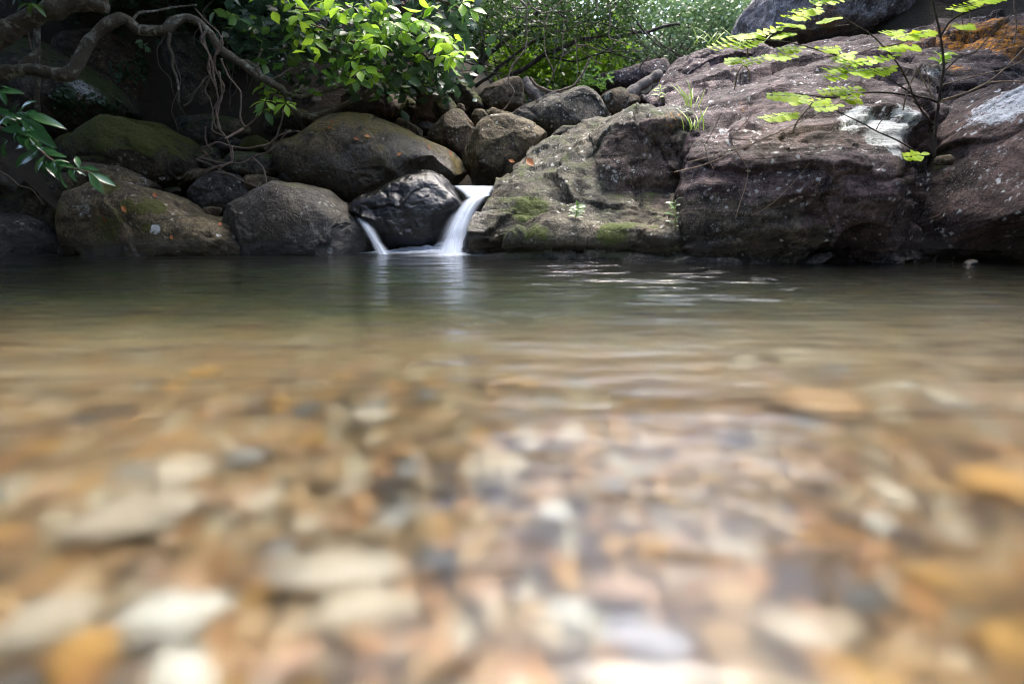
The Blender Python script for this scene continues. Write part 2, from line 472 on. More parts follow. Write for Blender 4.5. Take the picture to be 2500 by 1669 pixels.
# ---------------------------------------------------------------- stream bed, banks, hillside
def bedz(X, Y):
    X = np.asarray(X, float); Y = np.asarray(Y, float)
    return -(.17 + .10 * sstep(.7, 1.8, Y) + .75 * sstep(1.3, 3.6, Y) * (1 - .5 * sstep(.2, 3.0, X)))
def soil_mat():
    k = NT('forest_soil'); pos = k.n('NewGeometry').outputs['Position']
    c = k.mix(k.noise(pos, 5, 8, .7), (.012,.010,.007), (.055,.042,.026))
    b = k.n('Bump', Strength=.8, Distance=.08, Height=k.noise(pos, 14, 8, .7))
    p = k.n('BsdfPrincipled', Base__Color=c, Roughness=.95, Normal=b.outputs[0])
    k.t.links.new(p.outputs[0], k.out.inputs[0]); return k.m
def silt_mat():
    k = NT('stream_bed_gravel'); pos = k.n('NewGeometry').outputs['Position']
    sep = k.n('SeparateXYZ', Vector=pos)
    v = k.n('TexVoronoi', {'feature': 'F1'}, Vector=pos, Scale=32.0)
    hs = k.n('SeparateColor', Color=v.outputs['Color']).outputs[0]
    c = k.mix(hs, (.17,.095,.045), (.42,.30,.17))
    c = k.mix(k.step(hs, .8, .85), c, (.5,.46,.38))
    c = k.mix(k.step(k.noise(pos, 2.2, 5, .6), .4, .65), c, (.20,.125,.06))
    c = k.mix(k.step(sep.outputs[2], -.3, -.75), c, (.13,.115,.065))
    b = k.n('Bump', Strength=.8, Distance=.03, Height=k.math('SUBTRACT', 1.0, v.outputs['Distance']))
    p = k.n('BsdfPrincipled', Base__Color=c, Roughness=.8, Normal=b.outputs[0])
    k.t.links.new(p.outputs[0], k.out.inputs[0]); return k.m
def sheet(name, xs, ys, zf, mat, **kw):
    XX, YY = np.meshgrid(xs, ys, indexing='ij')
    Z = zf(XX.ravel(), YY.ravel())
    V = np.c_[XX.ravel(), YY.ravel(), Z]
    nu, nv = XX.shape
    ii, jj = np.meshgrid(np.arange(nu - 1), np.arange(nv - 1), indexing='ij'); a = ii * nv + jj
    F = np.stack([a, a + nv, a + nv + 1, a + 1], axis=-1).reshape(-1, 4)
    return mesh_obj(name, V, F, mat, **kw)
M['soil'] = soil_mat(); M['silt'] = silt_mat()
def bed_h(x, y):
    p = np.c_[x, y, np.zeros_like(x)]
    z = bedz(x, y) + fbm(p, 1.2, 4, .55, 3) * .06 * (1 + sstep(1.5, 4, y)) - .015
    z += sstep(3.2, 4.0, np.abs(x) - np.maximum(y, 0) * .9) * 1.0 + sstep(-1.2, -2.2, y) * .55
    return z
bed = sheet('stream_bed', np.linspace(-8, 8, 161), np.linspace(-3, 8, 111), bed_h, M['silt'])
tag(bed, kind='structure')
def hill_h(x, y):
    p = np.c_[x, y, np.zeros_like(x)]
    left = sstep(.6, -2.2, x)
    z = .55 + .34 * (y - 7.2) * sstep(7.0, 9.0, y) + left * sstep(6.8, 9.5, y) * 2.6 + sstep(2.2, 6, x) * sstep(5.5, 9.5, y) * 2.4
    z += sstep(4.0, 7.5, np.abs(x)) * sstep(1, 4, y) * 1.4 - .9 * sstep(7.2, 6.2, y) * sstep(5.5, 4.0, np.abs(x))
    z += sstep(14, 22, y) * 4
    v = sstep(-.2, 2.0, x / np.maximum(y, 1) * 10) * sstep(6.5, 4.2, x / np.maximum(y, 1) * 10)
    z = z * (1 - v) + np.minimum(z, .32 + .30 * y) * v
    return z + fbm(p, .5, 5, .55, 12) * .35
hill = sheet('hillside', np.linspace(-26, 26, 131), np.linspace(5.6, 34, 90), hill_h, M['soil'])
tag(hill, kind='structure')
def bank_h(x, y):
    p = np.c_[x, y, np.zeros_like(x)]
    return -1.2 + 3.8 * sstep(5.5, 7.6, np.abs(x)) + 1.5 * sstep(7.5, 12, np.abs(x)) + fbm(p, .6, 5, .55, 31) * .4
for nm, xs in (('bank_left', np.linspace(-26, -5.0, 60)), ('bank_right', np.linspace(5.6, 26, 60))):
    tag(sheet(nm, xs, np.linspace(-8, 9, 56), bank_h, M['soil']), kind='structure')
far = sheet('ground', np.linspace(-160, 160, 41), np.linspace(-120, 200, 41), lambda x, y: -1.6 + fbm(np.c_[x, y, x * 0], .02, 3, .5, 2) * .3 + sstep(25, 60, np.abs(x)) * 6 + sstep(40, 80, y) * 8, M['soil'])
tag(far, kind='structure')

# ---------------------------------------------------------------- water
def water_mat():
    k = NT('pool_water'); pos = k.n('NewGeometry').outputs['Position']
    sep = k.n('SeparateXYZ', Vector=pos)
    w1 = k.noise(k.mapping(pos, (.9, 3.4, 1)), 1.0, 3, .5, .5)
    w2 = k.noise(k.mapping(pos, (2.6, 9.0, 1), (0, 0, R(6))), 1.0, 3, .55, .4)
    w3 = k.noise(k.mapping(pos, (16.0, 26.0, 1), (0, 0, R(-5))), 1.0, 3, .55, .3)
    near = k.n('MapRange', {'interpolation_type': 'SMOOTHSTEP'}, Value=sep.outputs[1], From__Min=.9, From__Max=3.4, To__Min=1.0, To__Max=0.0).outputs[0]
    # choppier where the cascade runs out across the pool
    cx = k.math('SUBTRACT', sep.outputs[0], .85); cy = k.math('SUBTRACT', sep.outputs[1], 3.2)
    rr = k.math('ADD', k.math('MULTIPLY', k.math('MULTIPLY', cx, cx), 1.4), k.math('MULTIPLY', k.math('MULTIPLY', cy, cy), .6))
    chop = k.step(rr, 1.5, .0)
    wc = k.noise(k.mapping(pos, (4.5, 11.0, 1), (0, 0, R(4))), 1.0, 4, .55, .6)
    h = k.math('ADD', k.math('MULTIPLY', w1, 1.0), k.math('MULTIPLY', w2, .45))
    h = k.math('ADD', h, k.math('MULTIPLY', w3, .10))
    h = k.math('ADD', h, k.math('MULTIPLY', k.math('MULTIPLY', wc, k.math('MULTIPLY', chop, k.step(k.noise(k.mapping(pos, (1.6, 4.0, 1)), 1.0, 3, .6), .5, .66))), 1.7))
    b = k.n('Bump', Strength=.6, Distance=.05, Height=h)
    ro = k.n('MapRange', Value=near, To__Min=.22, To__Max=.35).outputs[0]
    # long exposure: the bed seen through the moving surface blurs more than the light it mirrors
    rf = k.n('BsdfRefraction', Color=(1., 1., 1.), Roughness=ro, IOR=1.333, Normal=b.outputs[0])
    gl = k.n('BsdfGlossy', Color=(1., 1., 1.), Roughness=k.n('MapRange', Value=near, To__Min=.10, To__Max=.17).outputs[0], Normal=b.outputs[0])
    mx = k.n('MixShader', _0=k.n('Fresnel', IOR=1.333, Normal=b.outputs[0]).outputs[0], _1=rf, _2=gl)
    k.t.links.new(mx.outputs[0], k.out.inputs['Surface'])
    va = k.n('VolumeAbsorption', Color=(.54, .69, .60), Density=1.75)
    k.t.links.new(va.outputs[0], k.out.inputs['Volume'])
    return k.m
M['water'] = water_mat()
def box(name, x0, x1, y0, y1, z0, z1, mat):
    V = [(x0,y0,z0),(x1,y0,z0),(x1,y1,z0),(x0,y1,z0),(x0,y0,z1),(x1,y0,z1),(x1,y1,z1),(x0,y1,z1)]
    F = [(0,3,2,1),(4,5,6,7),(0,1,5,4),(1,2,6,5),(2,3,7,6),(3,0,4,7)]
    return mesh_obj(name, V, F, mat, smooth=False)
pool = box('pool_water', -7.8, 7.8, -2.8, 6.4, -1.5, 0.0, M['water'])
tag(pool, kind='structure')

# ---------------------------------------------------------------- bedrock on the right
ramp_cols = [
 [(1150,640,4.95),(1147,622,0),(1143,580,4.92),(1150,540,5.0),(1178,500,5.15),(1205,468,5.35),(1222,446,5.6),(1245,425,6.0),(1262,408,6.4)],
 [(1225,640,4.8),(1225,624,0),(1222,580,4.78),(1228,535,4.85),(1240,490,5.0),(1262,445,5.25),(1280,410,5.6),(1300,378,6.0),(1315,360,6.4)],
 [(1320,640,4.65),(1320,627,0),(1318,585,4.62),(1318,540,4.7),(1325,485,4.9),(1335,430,5.2),(1348,385,5.6),(1365,350,6.1),(1375,332,6.5)],
 [(1420,640,4.5),(1420,630,0),(1418,585,4.5),(1415,545,4.65),(1418,490,4.95),(1425,430,5.2),(1432,375,5.5),(1445,332,6.0),(1460,315,6.5)],
 [(1490,650,4.45),(1490,632,0),(1490,582,4.45),(1485,538,4.7),(1482,505,4.85),(1478,470,5.15),(1478,390,5.25),(1490,318,5.4),(1512,298,6.1)],
 [(1560,650,4.4),(1560,633,0),(1560,572,4.42),(1560,535,4.65),(1560,500,4.8),(1560,462,5.12),(1555,380,5.2),(1555,290,5.3),(1575,270,6.1)],
 [(1640,650,4.35),(1640,635,0),(1640,585,4.33),(1640,545,4.42),(1640,500,4.6),(1642,468,5.05),(1640,380,5.1),(1640,275,5.2),(1640,262,6.1)],
 [(1720,650,4.4),(1720,636,0),(1720,590,4.5),(1720,550,4.7),(1715,500,4.9),(1715,468,5.1),(1710,380,5.15),(1705,275,5.25),(1700,262,6.1)],
]
outcrop('rock_ramp', ramp_cols, 'ramp', 'broad greenish-brown rock ramp just right of the waterfall, ledged and lichen-streaked', 260, 230, 101, amp=.05, ledge=.028, ledge_scale=5.5,
        paint=[('wet',1150,590,60,.8),('wet',1160,520,45,.7),('wet',1195,480,30,.6),('moss',1295,510,45,.42),('moss',1310,600,50,.42),('moss',1500,590,50,.48),('moss',1650,610,30,.5),('moss',1270,600,60,.25),
               ('lichen',1420,340,120,.22),('lichen',1480,320,60,.26),('lichen',1300,395,40,.3),('orange',1650,285,35,.42),('tint',1560,390,110,.9),('tint',1600,470,80,.6),('orange',1640,440,30,.3),('lichen',1500,435,14,.5),('lichen',1405,455,14,.45)])
slab_cols = [
 [(1665,660,4.75),(1665,637,4.75),(1660,560,4.8),(1652,470,5.0),(1655,395,5.1),(1668,335,5.2),(1680,308,5.3),(1650,288,5.9),(1600,266,6.7),(1565,242,7.5)],
 [(1690,660,4.3),(1690,637,0),(1684,560,4.25),(1672,470,4.4),(1680,395,4.45),(1692,335,4.6),(1700,305,4.9),(1670,285,5.6),(1615,262,6.5),(1580,235,7.4)],
 [(1775,660,4.15),(1775,639,0),(1780,560,4.1),(1780,470,4.15),(1780,390,4.25),(1780,330,4.45),(1790,282,4.9),(1762,243,5.7),(1715,198,6.8),(1650,160,8.0)],
 [(1880,660,4.1),(1880,640,0),(1880,560,3.98),(1880,470,4.0),(1880,390,4.12),(1885,322,4.4),(1890,255,4.95),(1870,207,5.8),(1830,165,6.8),(1780,135,8.0)],
 [(1980,660,4.15),(1980,641,0),(1980,580,4.0),(1980,480,3.88),(1985,390,3.98),(1990,310,4.3),(1995,243,4.9),(1985,187,5.8),(1960,146,6.7),(1930,118,7.9)],
 [(2080,660,4.25),(2080,642,0),(2080,590,4.0),(2080,485,3.82),(2085,392,3.88),(2092,312,4.15),(2100,240,4.75),(2110,175,5.6),(2110,128,6.5),(2110,92,7.6)],
 [(2150,660,4.3),(2150,643,0),(2165,600,4.05),(2185,500,3.85),(2198,425,3.92),(2208,352,4.15),(2220,272,4.6),(2232,194,5.4),(2240,128,6.4),(2260,62,7.4)],
 [(2200,660,4.5),(2200,645,0),(2212,600,4.35),(2222,500,4.3),(2232,432,4.4),(2242,382,4.6),(2262,302,4.95),(2292,202,5.6),(2340,122,6.4),(2400,45,7.2)],
 [(2300,660,4.9),(2300,645,4.9),(2300,600,4.9),(2300,500,4.9),(2310,430,4.95),(2330,330,5.05),(2362,240,5.3),(2420,170,5.7),(2480,102,6.3),(2520,30,7.0)],
 [(2500,660,5.2),(2500,645,5.2),(2500,600,5.2),(2500,500,5.2),(2500,430,5.2),(2510,330,5.2),(2550,240,5.4),(2600,170,5.8),(2680,102,6.2),(2720,30,6.8)],
]
outcrop('rock_slab', slab_cols, 'plum', 'huge plum-grey rock slab with a dark face and ridged top sloping up behind twigs', 330, 320, 202, amp=.055, cuts=[(2.42, 2.98, -.1, .26, .45)], ledge=.032, ledge_scale=4.2,
        paint=[('lichen',2105,298,62,.66),('lichen',2165,305,68,.7),('lichen',2215,288,44,.6),('lichen',2150,340,52,.62),('lichen',2185,370,28,.58),('lichen',2195,375,22,.5),('lichen',2075,310,30,.6),('lichen',1768,320,16,.5),('lichen',1815,290,10,.5),('lichen',2110,245,30,.3),('lichen',2180,240,35,.32),('lichen',2275,172,28,.5),
               ('orange',2330,120,110,.46),('orange',2420,85,140,.52),('orange',2480,110,100,.5),('orange',2250,95,70,.38),('orange',2280,110,60,.36),('orange',2200,112,70,.28),('orange',2340,165,35,.44),('orange',2450,130,70,.4),('orange',1795,265,40,.34),('orange',1830,225,60,.24),('orange',1720,215,35,.3),('orange',2040,165,70,.22),
               ('tint',1740,600,130,1.0),('tint',1860,600,120,.9),('tint',1950,610,100,.7),('tint',1700,530,60,.8),('lichen',1900,470,140,.10),('lichen',2000,370,110,.12),('moss',1730,600,30,.3)])
M_under = None

def B(*a, **k): return boulder(*a, **k)
B('boulder', [(1545,640),(1575,606),(1640,588),(1720,594),(1800,602),(1870,604),(1910,640),(1890,700),(1550,700)], 4.62, 'ramp', 'low dark rock foot along the waterline where ramp meets slab', depth=.4, seed=28, n=2.8, crg=.02, rough=.06, paint=[('moss',1650,610,26,.45)])
B('boulder', [(1625,590),(1640,530),(1668,492),(1700,478),(1745,500),(1775,560),(1765,610),(1650,615)], 4.78, 'ramp', 'rounded brown rock filling the foot of the crevice between ramp and slab', depth=.42, seed=29, n=2.8, crg=.02, rough=.06, paint=[('tint',1720,540,60,.6)])
B('boulder', [(2222,410),(2262,392),(2318,382),(2352,330),(2388,278),(2418,248),(2460,215),(2510,204),(2620,180),(2760,230),(2830,400),(2830,680),(2180,680),(2185,630),(2205,560),(2215,500)], 4.55, 'maroon',
  'maroon boulder with a pale lichen crown at the right edge above the water', depth=.75, sub=6, n=3.4, seed=31, facets=13, fac=(.74,.94), rough=.05, crg=.02, grow=1.09, under=(.42,.55,2.55,2.95),
  paint=[('lichen',2450,262,80,.56),('lichen',2490,245,80,.6),('lichen',2400,275,25,.45),('lichen',2470,280,40,.4),('lichen',2445,375,16,.4),('lichen',2310,410,12,.4),('moss',2300,392,30,.4)])
B('stone', [(2283,402),(2290,383),(2312,377),(2326,388),(2322,404)], 4.2, 'brown', 'small tan stone wedged in the mossy notch between slab and maroon boulder', sub=3, seed=35)
B('stone', [(2352,650),(2362,636),(2378,634),(2390,650)], 3.95, 'grey', 'tiny wet stone breaking the water under the right overhang', sub=3, seed=36)
B('stone', [(2348,270),(2372,252),(2418,246),(2410,275),(2375,310),(2352,320)], 4.9, 'plum', 'small pale-topped stone lodged behind the maroon boulder', sub=4, seed=37)
B('boulder', [(1818,70),(1840,10),(1900,-70),(2060,-110),(2230,-60),(2250,20),(2200,75),(2110,105),(2000,118),(1900,122),(1830,112)], 9.2, 'crag', 'dark grey upper crag cut by the top edge, above the slab', depth=1.2, sub=6, n=3, seed=41, rough=.09, crg=.035,
  paint=[('orange',2010,70,45,.45),('orange',2015,30,40,.4),('lichen',2080,50,120,.3),('lichen',1900,45,90,.28)])
B('boulder', [(2180,60),(2230,-20),(2320,-80),(2560,-90),(2620,0),(2560,40),(2420,52),(2280,62)], 8.6, 'plum', 'shadowed rock at the top right corner behind the orange lichen', depth=.9, seed=43)
B('boulder', [(1600,235),(1625,185),(1660,148),(1710,130),(1780,122),(1840,140),(1830,180),(1760,215),(1690,245),(1630,262)], 8.0, 'plum', 'stepped pinkish ledge rock at the upper left of the slab', depth=.7, seed=45, rough=.09, paint=[('orange',1750,200,40,.3)])

# ---------------------------------------------------------------- boulders of the left bank and the fall
B('boulder', [(118,560),(122,512),(145,492),(202,478),(295,460),(349,455),(400,471),(446,497),(471,518),(510,526),(552,547),(606,568),(656,596),(705,630),(720,690),(140,690),(122,620)], 5.55, 'olive',
  'long flat tan boulder with moss and a white lichen spot at the left waterline', depth=.5, sub=6, n=3.3, seed=51, rough=.045, crg=.008, facets=11, fac=(.76,.95), grow=1.06,
  paint=[('moss',150,540,40,.3),('moss',210,545,50,.3),('moss',255,565,45,.36),('moss',310,502,18,.5),('moss',380,502,24,.5),('moss',345,510,16,.5),('moss',275,535,30,.4),('moss',358,555,12,.5),('lichen',378,560,16,.7),('lichen',200,505,28,.5),('lichen',535,573,9,.6),('moss',270,465,25,.5)])
B('boulder', [(-80,560),(-20,528),(30,524),(70,538),(105,570),(128,610),(130,690),(-90,690)], 5.5, 'grey', 'smooth dark grey boulder in the water at the left edge', depth=.4, seed=53, rough=.03)
B('boulder', [(-10,600),(0,490),(40,462),(110,435),(200,420),(250,450),(260,560),(240,640),(0,640)], 6.1, 'cave', 'shadowed dark boulder behind the flat tan boulder', depth=.45, seed=55)
B('boulder', [(-60,500),(-30,452),(0,444),(28,455),(40,480),(20,520),(-60,530)], 6.4, 'cave', 'small brown boulder at the left edge below the glossy leaves', depth=.35, seed=56)
B('boulder', [(-520,690),(-500,420),(-420,300),(-250,250),(-120,330),(-40,440),(-30,560),(-40,690)], 6.2, 'cave', 'big dark bank boulder just beyond the left edge of the picture', depth=.7, seed=58)  # added out of view, keeps the bright sky gap off the water
B('boulder', [(165,400),(180,352),(215,322),(253,299),(307,273),(358,284),(404,312),(446,337),(472,356),(480,385),(474,425),(450,458),(413,478),(300,490),(190,470)], 6.5, 'mossy', 'round moss-capped boulder beneath the curving branch', depth=.62, sub=6, n=2.4, seed=57, rough=.04, paint=[('lichen',398,430,18,.45),('moss',320,310,90,.2)])
B('boulder', [(150,440),(190,405),(240,395),(310,412),(350,436),(378,458),(385,485),(300,495),(160,490)], 6.05, 'olive', 'lichen-streaked rock leaning on the moss-capped boulder', depth=.35, seed=59, paint=[('lichen',345,440,26,.42),('lichen',320,425,20,.36)])
B('boulder', [(-30,200),(0,130),(45,105),(105,95),(139,126),(177,152),(236,181),(278,211),(300,240),(318,275),(270,330),(190,360),(80,365),(0,340)], 7.4, 'cave', 'dark bank boulder with a pale round lichen patch at upper left', depth=.8, sub=6, seed=61, paint=[('lichen',205,215,42,.56),('moss',260,210,60,.2)])
B('boulder', [(175,200),(178,110),(200,88),(250,80),(290,84),(322,105),(356,143),(378,180),(392,225),(408,280),(412,340),(330,350),(240,320)], 8.3, 'rust', 'shaded brown rock wall behind the curving branch', depth=.7, seed=63)
B('boulder', [(398,250),(404,120),(440,82),(490,85),(540,140),(595,180),(645,240),(660,340),(600,370),(480,360),(430,310)], 8.6, 'cave', 'very dark rock behind the hanging roots', depth=.6, seed=65)
B('boulder', [(462,490),(476,462),(500,438),(535,423),(570,427),(596,447),(634,465),(610,505),(540,545),(478,540)], 6.2, 'grey', 'dark rounded boulder under the root tangle', depth=.35, seed=67)
B('boulder', [(560,392),(572,372),(620,376),(690,378),(700,425),(650,445),(570,430)], 6.7, 'cave', 'flat-topped dark rock shelf under the root tangle', depth=.35, n=3.2, seed=69)
B('boulder', [(585,445),(605,428),(640,425),(690,440),(700,475),(620,480)], 6.35, 'olive', 'olive stone tucked behind the smooth grey dome', depth=.25, seed=71)
B('stone', [(592,352),(605,336),(630,331),(650,342),(655,365),(640,378),(600,375)], 7.1, 'mossy', 'small moss-green stone in the dark left of the long domed boulder', depth=.2, sub=4, seed=73, paint=[('moss',625,345,40,.5)])
B('stone', [(535,360),(548,338),(575,335),(592,352),(590,376),(545,380)], 7.2, 'grey', 'small dark stone beside the moss-green one', depth=.2, sub=4, seed=74)
B('stone', [(480,400),(484,366),(510,356),(535,365),(545,400),(520,425),(485,425)], 7.0, 'cave', 'dim stone below the tangled roots', depth=.25, sub=4, seed=75)
B('stone', [(650,365),(672,348),(710,345),(735,352),(725,385),(670,390)], 6.9, 'olive', 'flat olive stone at the left end of the long domed boulder', depth=.25, sub=4, seed=76)
B('boulder', [(535,545),(576,503),(618,476),(660,455),(685,436),(710,429),(738,441),(770,456),(797,467),(824,493),(852,514),(874,535),(895,564),(912,590),(930,625),(930,690),(560,690),(540,620)], 5.6, 'dome',
  'smooth grey dome boulder left of the side cascade', depth=.46, sub=6, n=2.5, seed=77, rough=.028, facets=7, fac=(.8,.96), crg=.003, grow=1.05, paint=[('wet',870,580,70,.55),('wet',800,620,70,.5),('wet',700,630,60,.4),('lichen',805,612,10,.6),('lichen',862,590,8,.5),('moss',690,440,30,.3)])
B('boulder', [(677,385),(685,354),(710,349),(738,337),(763,316),(797,299),(835,286),(872,282),(914,286),(957,295),(999,316),(1041,337),(1083,358),(1117,379),(1142,400),(1150,425),(1125,455),(1080,475),(1020,480),(960,500),(880,520),(820,510),(760,475),(715,450),(682,420)], 6.75, 'whale',
  'long domed boulder, olive above and dark wet below, behind the waterfall', depth=.7, sub=6, n=2.4, seed=79, rough=.03, facets=4, crg=.003, fac=(.86,.98), paint=[('wet',1000,410,90,.75),('wet',900,430,90,.7),('wet',800,440,80,.6),('wet',1080,430,70,.7),('moss',925,385,30,.35),('moss',1110,410,40,.3)])
B('boulder', [(851,501),(872,483),(921,467),(946,450),(978,433),(1007,424),(1045,422),(1075,433),(1104,452),(1134,478),(1140,500),(1118,525),(1105,560),(1100,640),(1090,680),(920,680),(900,570),(876,530),(857,513)], 5.75, 'black',
  'wet black rock between the two cascades', depth=.45, sub=6, n=2.6, seed=81, rough=.05, facets=3, fac=(.86,.97), crg=.004, grow=1.03, under=(.22,.22,-9,-8), paint=[('lichen',1090,460,12,.3)])
B('boulder', [(1128,690),(1130,590),(1142,560),(1165,552),(1195,590),(1210,640),(1200,690)], 5.2, 'black', 'small wet black rock at the foot of the main cascade', depth=.16, sub=4, seed=82)
B('boulder', [(1036,340),(1060,305),(1088,278),(1116,264),(1141,275),(1158,302),(1153,330),(1150,352),(1140,395),(1105,385),(1062,360)], 7.3, 'brown', 'upright brown boulder perched right of the long domed boulder', depth=.38, seed=83, rough=.04)
B('boulder', [(1128,400),(1143,345),(1154,322),(1168,297),(1198,284),(1236,279),(1271,289),(1314,307),(1343,328),(1330,370),(1300,400),(1265,425),(1235,455),(1180,470),(1140,440)], 7.0, 'olive', 'tan-topped boulder above the lip of the waterfall', depth=.5, sub=6, seed=85, rough=.035, facets=5, n=2.7, paint=[('wet',1180,430,50,.6)])
B('boulder', [(1238,300),(1262,270),(1290,259),(1322,247),(1362,236),(1400,222),(1427,220),(1452,236),(1478,261),(1505,295),(1510,330),(1440,350),(1340,350),(1280,320)], 8.3, 'granite', 'speckled granite boulder beyond the rock ramp', depth=.6, sub=6, seed=87, n=2.5, facets=5, rough=.035)
B('boulder', [(1452,245),(1470,225),(1507,222),(1545,236),(1568,255),(1555,290),(1512,310),(1475,290)], 9.1, 'brown', 'boulder with pale round lichen discs beside the fallen log', depth=.45, seed=89, paint=[('lichen',1482,232,15,.55),('lichen',1493,250,8,.5),('lichen',1530,237,16,.4)])
B('boulder', [(1340,335),(1362,312),(1410,308),(1450,306),(1470,318),(1440,340),(1360,350)], 7.2, 'granite', 'low grey rock lying along the top of the ramp', depth=.3, seed=90)
B('boulder', [(1175,250),(1180,228),(1215,210),(1262,197),(1279,201),(1284,280),(1250,295),(1190,290)], 9.0, 'brown', 'blocky brown boulder left of the leaning log', depth=.45, n=3.2, seed=91)
B('boulder', [(1080,230),(1086,200),(1112,194),(1152,220),(1178,248),(1186,275),(1140,290),(1095,270)], 8.9, 'mossy', 'mossy sloping rock beyond the gnarled trunk', depth=.45, seed=92)
B('boulder', [(1044,280),(1048,250),(1072,239),(1100,238),(1114,256),(1114,285),(1085,300),(1055,298)], 8.0, 'mossy', 'rounded moss-spotted boulder at the foot of the gnarled trunk', depth=.28, seed=93)
B('boulder', [(1175,275),(1205,268),(1250,280),(1290,300),(1270,320),(1190,305)], 8.3, 'olive', 'mid-brown rock behind the tan-topped boulder', depth=.3, seed=94)
B('stone', [(1150,285),(1160,268),(1180,266),(1192,280),(1188,304),(1158,308)], 7.8, 'olive', 'small round olive stone between perched and tan-topped boulders', depth=.16, sub=4, seed=95)
B('stone', [(1112,265),(1120,253),(1132,255),(1137,270),(1120,280)], 8.0, 'brown', 'little brown stone behind the upright boulder', depth=.1, sub=3, seed=96)
B('stone', [(1006,315),(1018,299),(1045,297),(1064,307),(1060,330),(1015,332)], 7.8, 'grey', 'small grey stone above the long domed boulder', depth=.2, sub=4, seed=97)
B('stone', [(960,305),(975,290),(1000,298),(1030,318),(1036,338),(990,330)], 7.5, 'olive', 'olive stone peeking over the long domed boulder', depth=.2, sub=4, seed=98)
B('boulder', [(972,290),(980,255),(1000,240),(1022,248),(1036,275),(1034,300),(985,305)], 8.1, 'mossy', 'mossy pale-flecked stone left of the gnarled trunk', depth=.25, seed=99)
B('boulder', [(825,300),(830,250),(860,225),(920,222),(965,232),(985,262),(980,300),(900,315)], 8.2, 'rust', 'rusty orange-brown rock under the bright leaves', depth=.4, seed=111, paint=[('orange',935,270,26,.3),('orange',960,280,20,.3)])
B('boulder', [(690,300),(700,235),(740,205),(800,210),(835,250),(830,310),(760,330)], 8.5, 'cave', 'dim brown rock behind the low branch', depth=.45, seed=112)
B('boulder', [(1438,225),(1445,192),(1500,179),(1560,166),(1622,150),(1640,175),(1600,205),(1540,235),(1470,240)], 10.2, 'plum', 'long pinkish back rock below the pale shrub', depth=.5, seed=113, n=2.8)
B('boulder', [(1535,255),(1555,215),(1590,185),(1620,190),(1630,240),(1590,270)], 9.7, 'cave', 'dark rock under the fallen log', depth=.35, seed=114)
B('boulder', [(1280,262),(1290,238),(1330,228),(1370,232),(1360,262),(1310,275)], 10.0, 'granite', 'grey rock in the gap behind the granite boulder', depth=.35, seed=115)
B('boulder', [(600,180),(640,120),(720,90),(800,110),(860,160),(900,250),(700,280),(610,260)], 9.6, 'cave', 'dark earthy bank rock behind the leafy tree', depth=.7, seed=116)

B('boulder', [(280,60),(330,10),(420,5),(470,50),(480,120),(400,150),(310,120)], 9.4, 'cave', 'unlit bank rock above the bend of the S branch', depth=.5, seed=117)
B('boulder', [(410,345),(440,290),(520,275),(600,290),(640,330),(600,380),(470,390)], 8.0, 'cave', 'shadowed rock behind the lower end of the root tangle', depth=.45, seed=118)
B('boulder', [(530,170),(560,110),(620,80),(690,110),(710,190),(660,240),(570,230)], 9.2, 'cave', 'dim mossy rock left of the leafy tree foliage', depth=.5, seed=119, paint=[('moss',620,120,70,.3)])
B('boulder', [(640,330),(660,285),(710,262),(760,280),(770,330),(700,350)], 7.9, 'mossy', 'dark mossy stone under the low bare branch', depth=.3, seed=120)

# ---------------------------------------------------------------- cascades
def fall_mat():
    k = NT('white_water')
    u, v, a = k.attr('across'), k.attr('along'), k.attr('body')
    vec = k.n('CombineXYZ', X=k.math('MULTIPLY', u, 7.0), Y=k.math('MULTIPLY', v, 1.1), Z=a)
    s = k.noise(vec.outputs[0], 1.0, 4, .55, .3)
    al = k.math('MULTIPLY', a, k.n('MapRange', Value=s, From__Min=.25, From__Max=.7, To__Min=.6, To__Max=1.05).outputs[0], clamp=True)
    d = k.n('BsdfDiffuse', Color=(.58,.65,.76))
    t = k.n('BsdfTranslucent', Color=(.58,.65,.76))
    m1 = k.n('MixShader', _0=.35, _1=d, _2=t)
    tr = k.n('BsdfTransparent')
    m = k.n('MixShader', _0=al, _1=tr, _2=m1)
    k.t.links.new(m.outputs[0], k.out.inputs[0]); return k.m
M['fall'] = fall_mat()
def ribbon(name, rows, parent, bulge=.05, nu=18, nv=40, edge=.28, top=.0, seed=1, gain=1.0):
    """falling water: rows of (left px, right px, py left, py right, distance)"""
    Lp = np.array([tuple(P(r[0], r[2], r[4])) for r in rows]); Rp = np.array([tuple(P(r[1], r[3], r[4])) for r in rows])
    vv = np.linspace(0, len(rows) - 1, nv)
    Ls, Rs = catmull(Lp, vv), catmull(Rp, vv)
    uu = np.linspace(0, 1, nu)
    X = Ls[:, None, :] * (1 - uu)[None, :, None] + Rs[:, None, :] * uu[None, :, None]
    wd = np.linalg.norm(Rs - Ls, axis=1)
    X[:, :, 1] -= (np.sin(uu * np.pi)[None, :] * wd[:, None]) * bulge * 4
    X = X.reshape(-1, 3)
    V_ = np.repeat(vv / (len(rows) - 1), nu); U_ = np.tile(uu, nv)
    X[:, 1] += .012 * vnoise(np.c_[U_ * 9, V_ * 2, V_ * 0], seed)
    ii, jj = np.meshgrid(np.arange(nv - 1), np.arange(nu - 1), indexing='ij'); a = ii * nu + jj
    F = np.stack([a, a + 1, a + nu + 1, a + nu], axis=-1).reshape(-1, 4)
    o = mesh_obj(name, X, F, M['fall'], parent)
    body = sstep(0, edge, U_) * sstep(1, 1 - edge, U_) * (1 - top * (1 - sstep(0, .2, V_))) * gain
    set_attr(o, 'across', U_ + seed); set_attr(o, 'along', V_); set_attr(o, 'body', body)
    return o
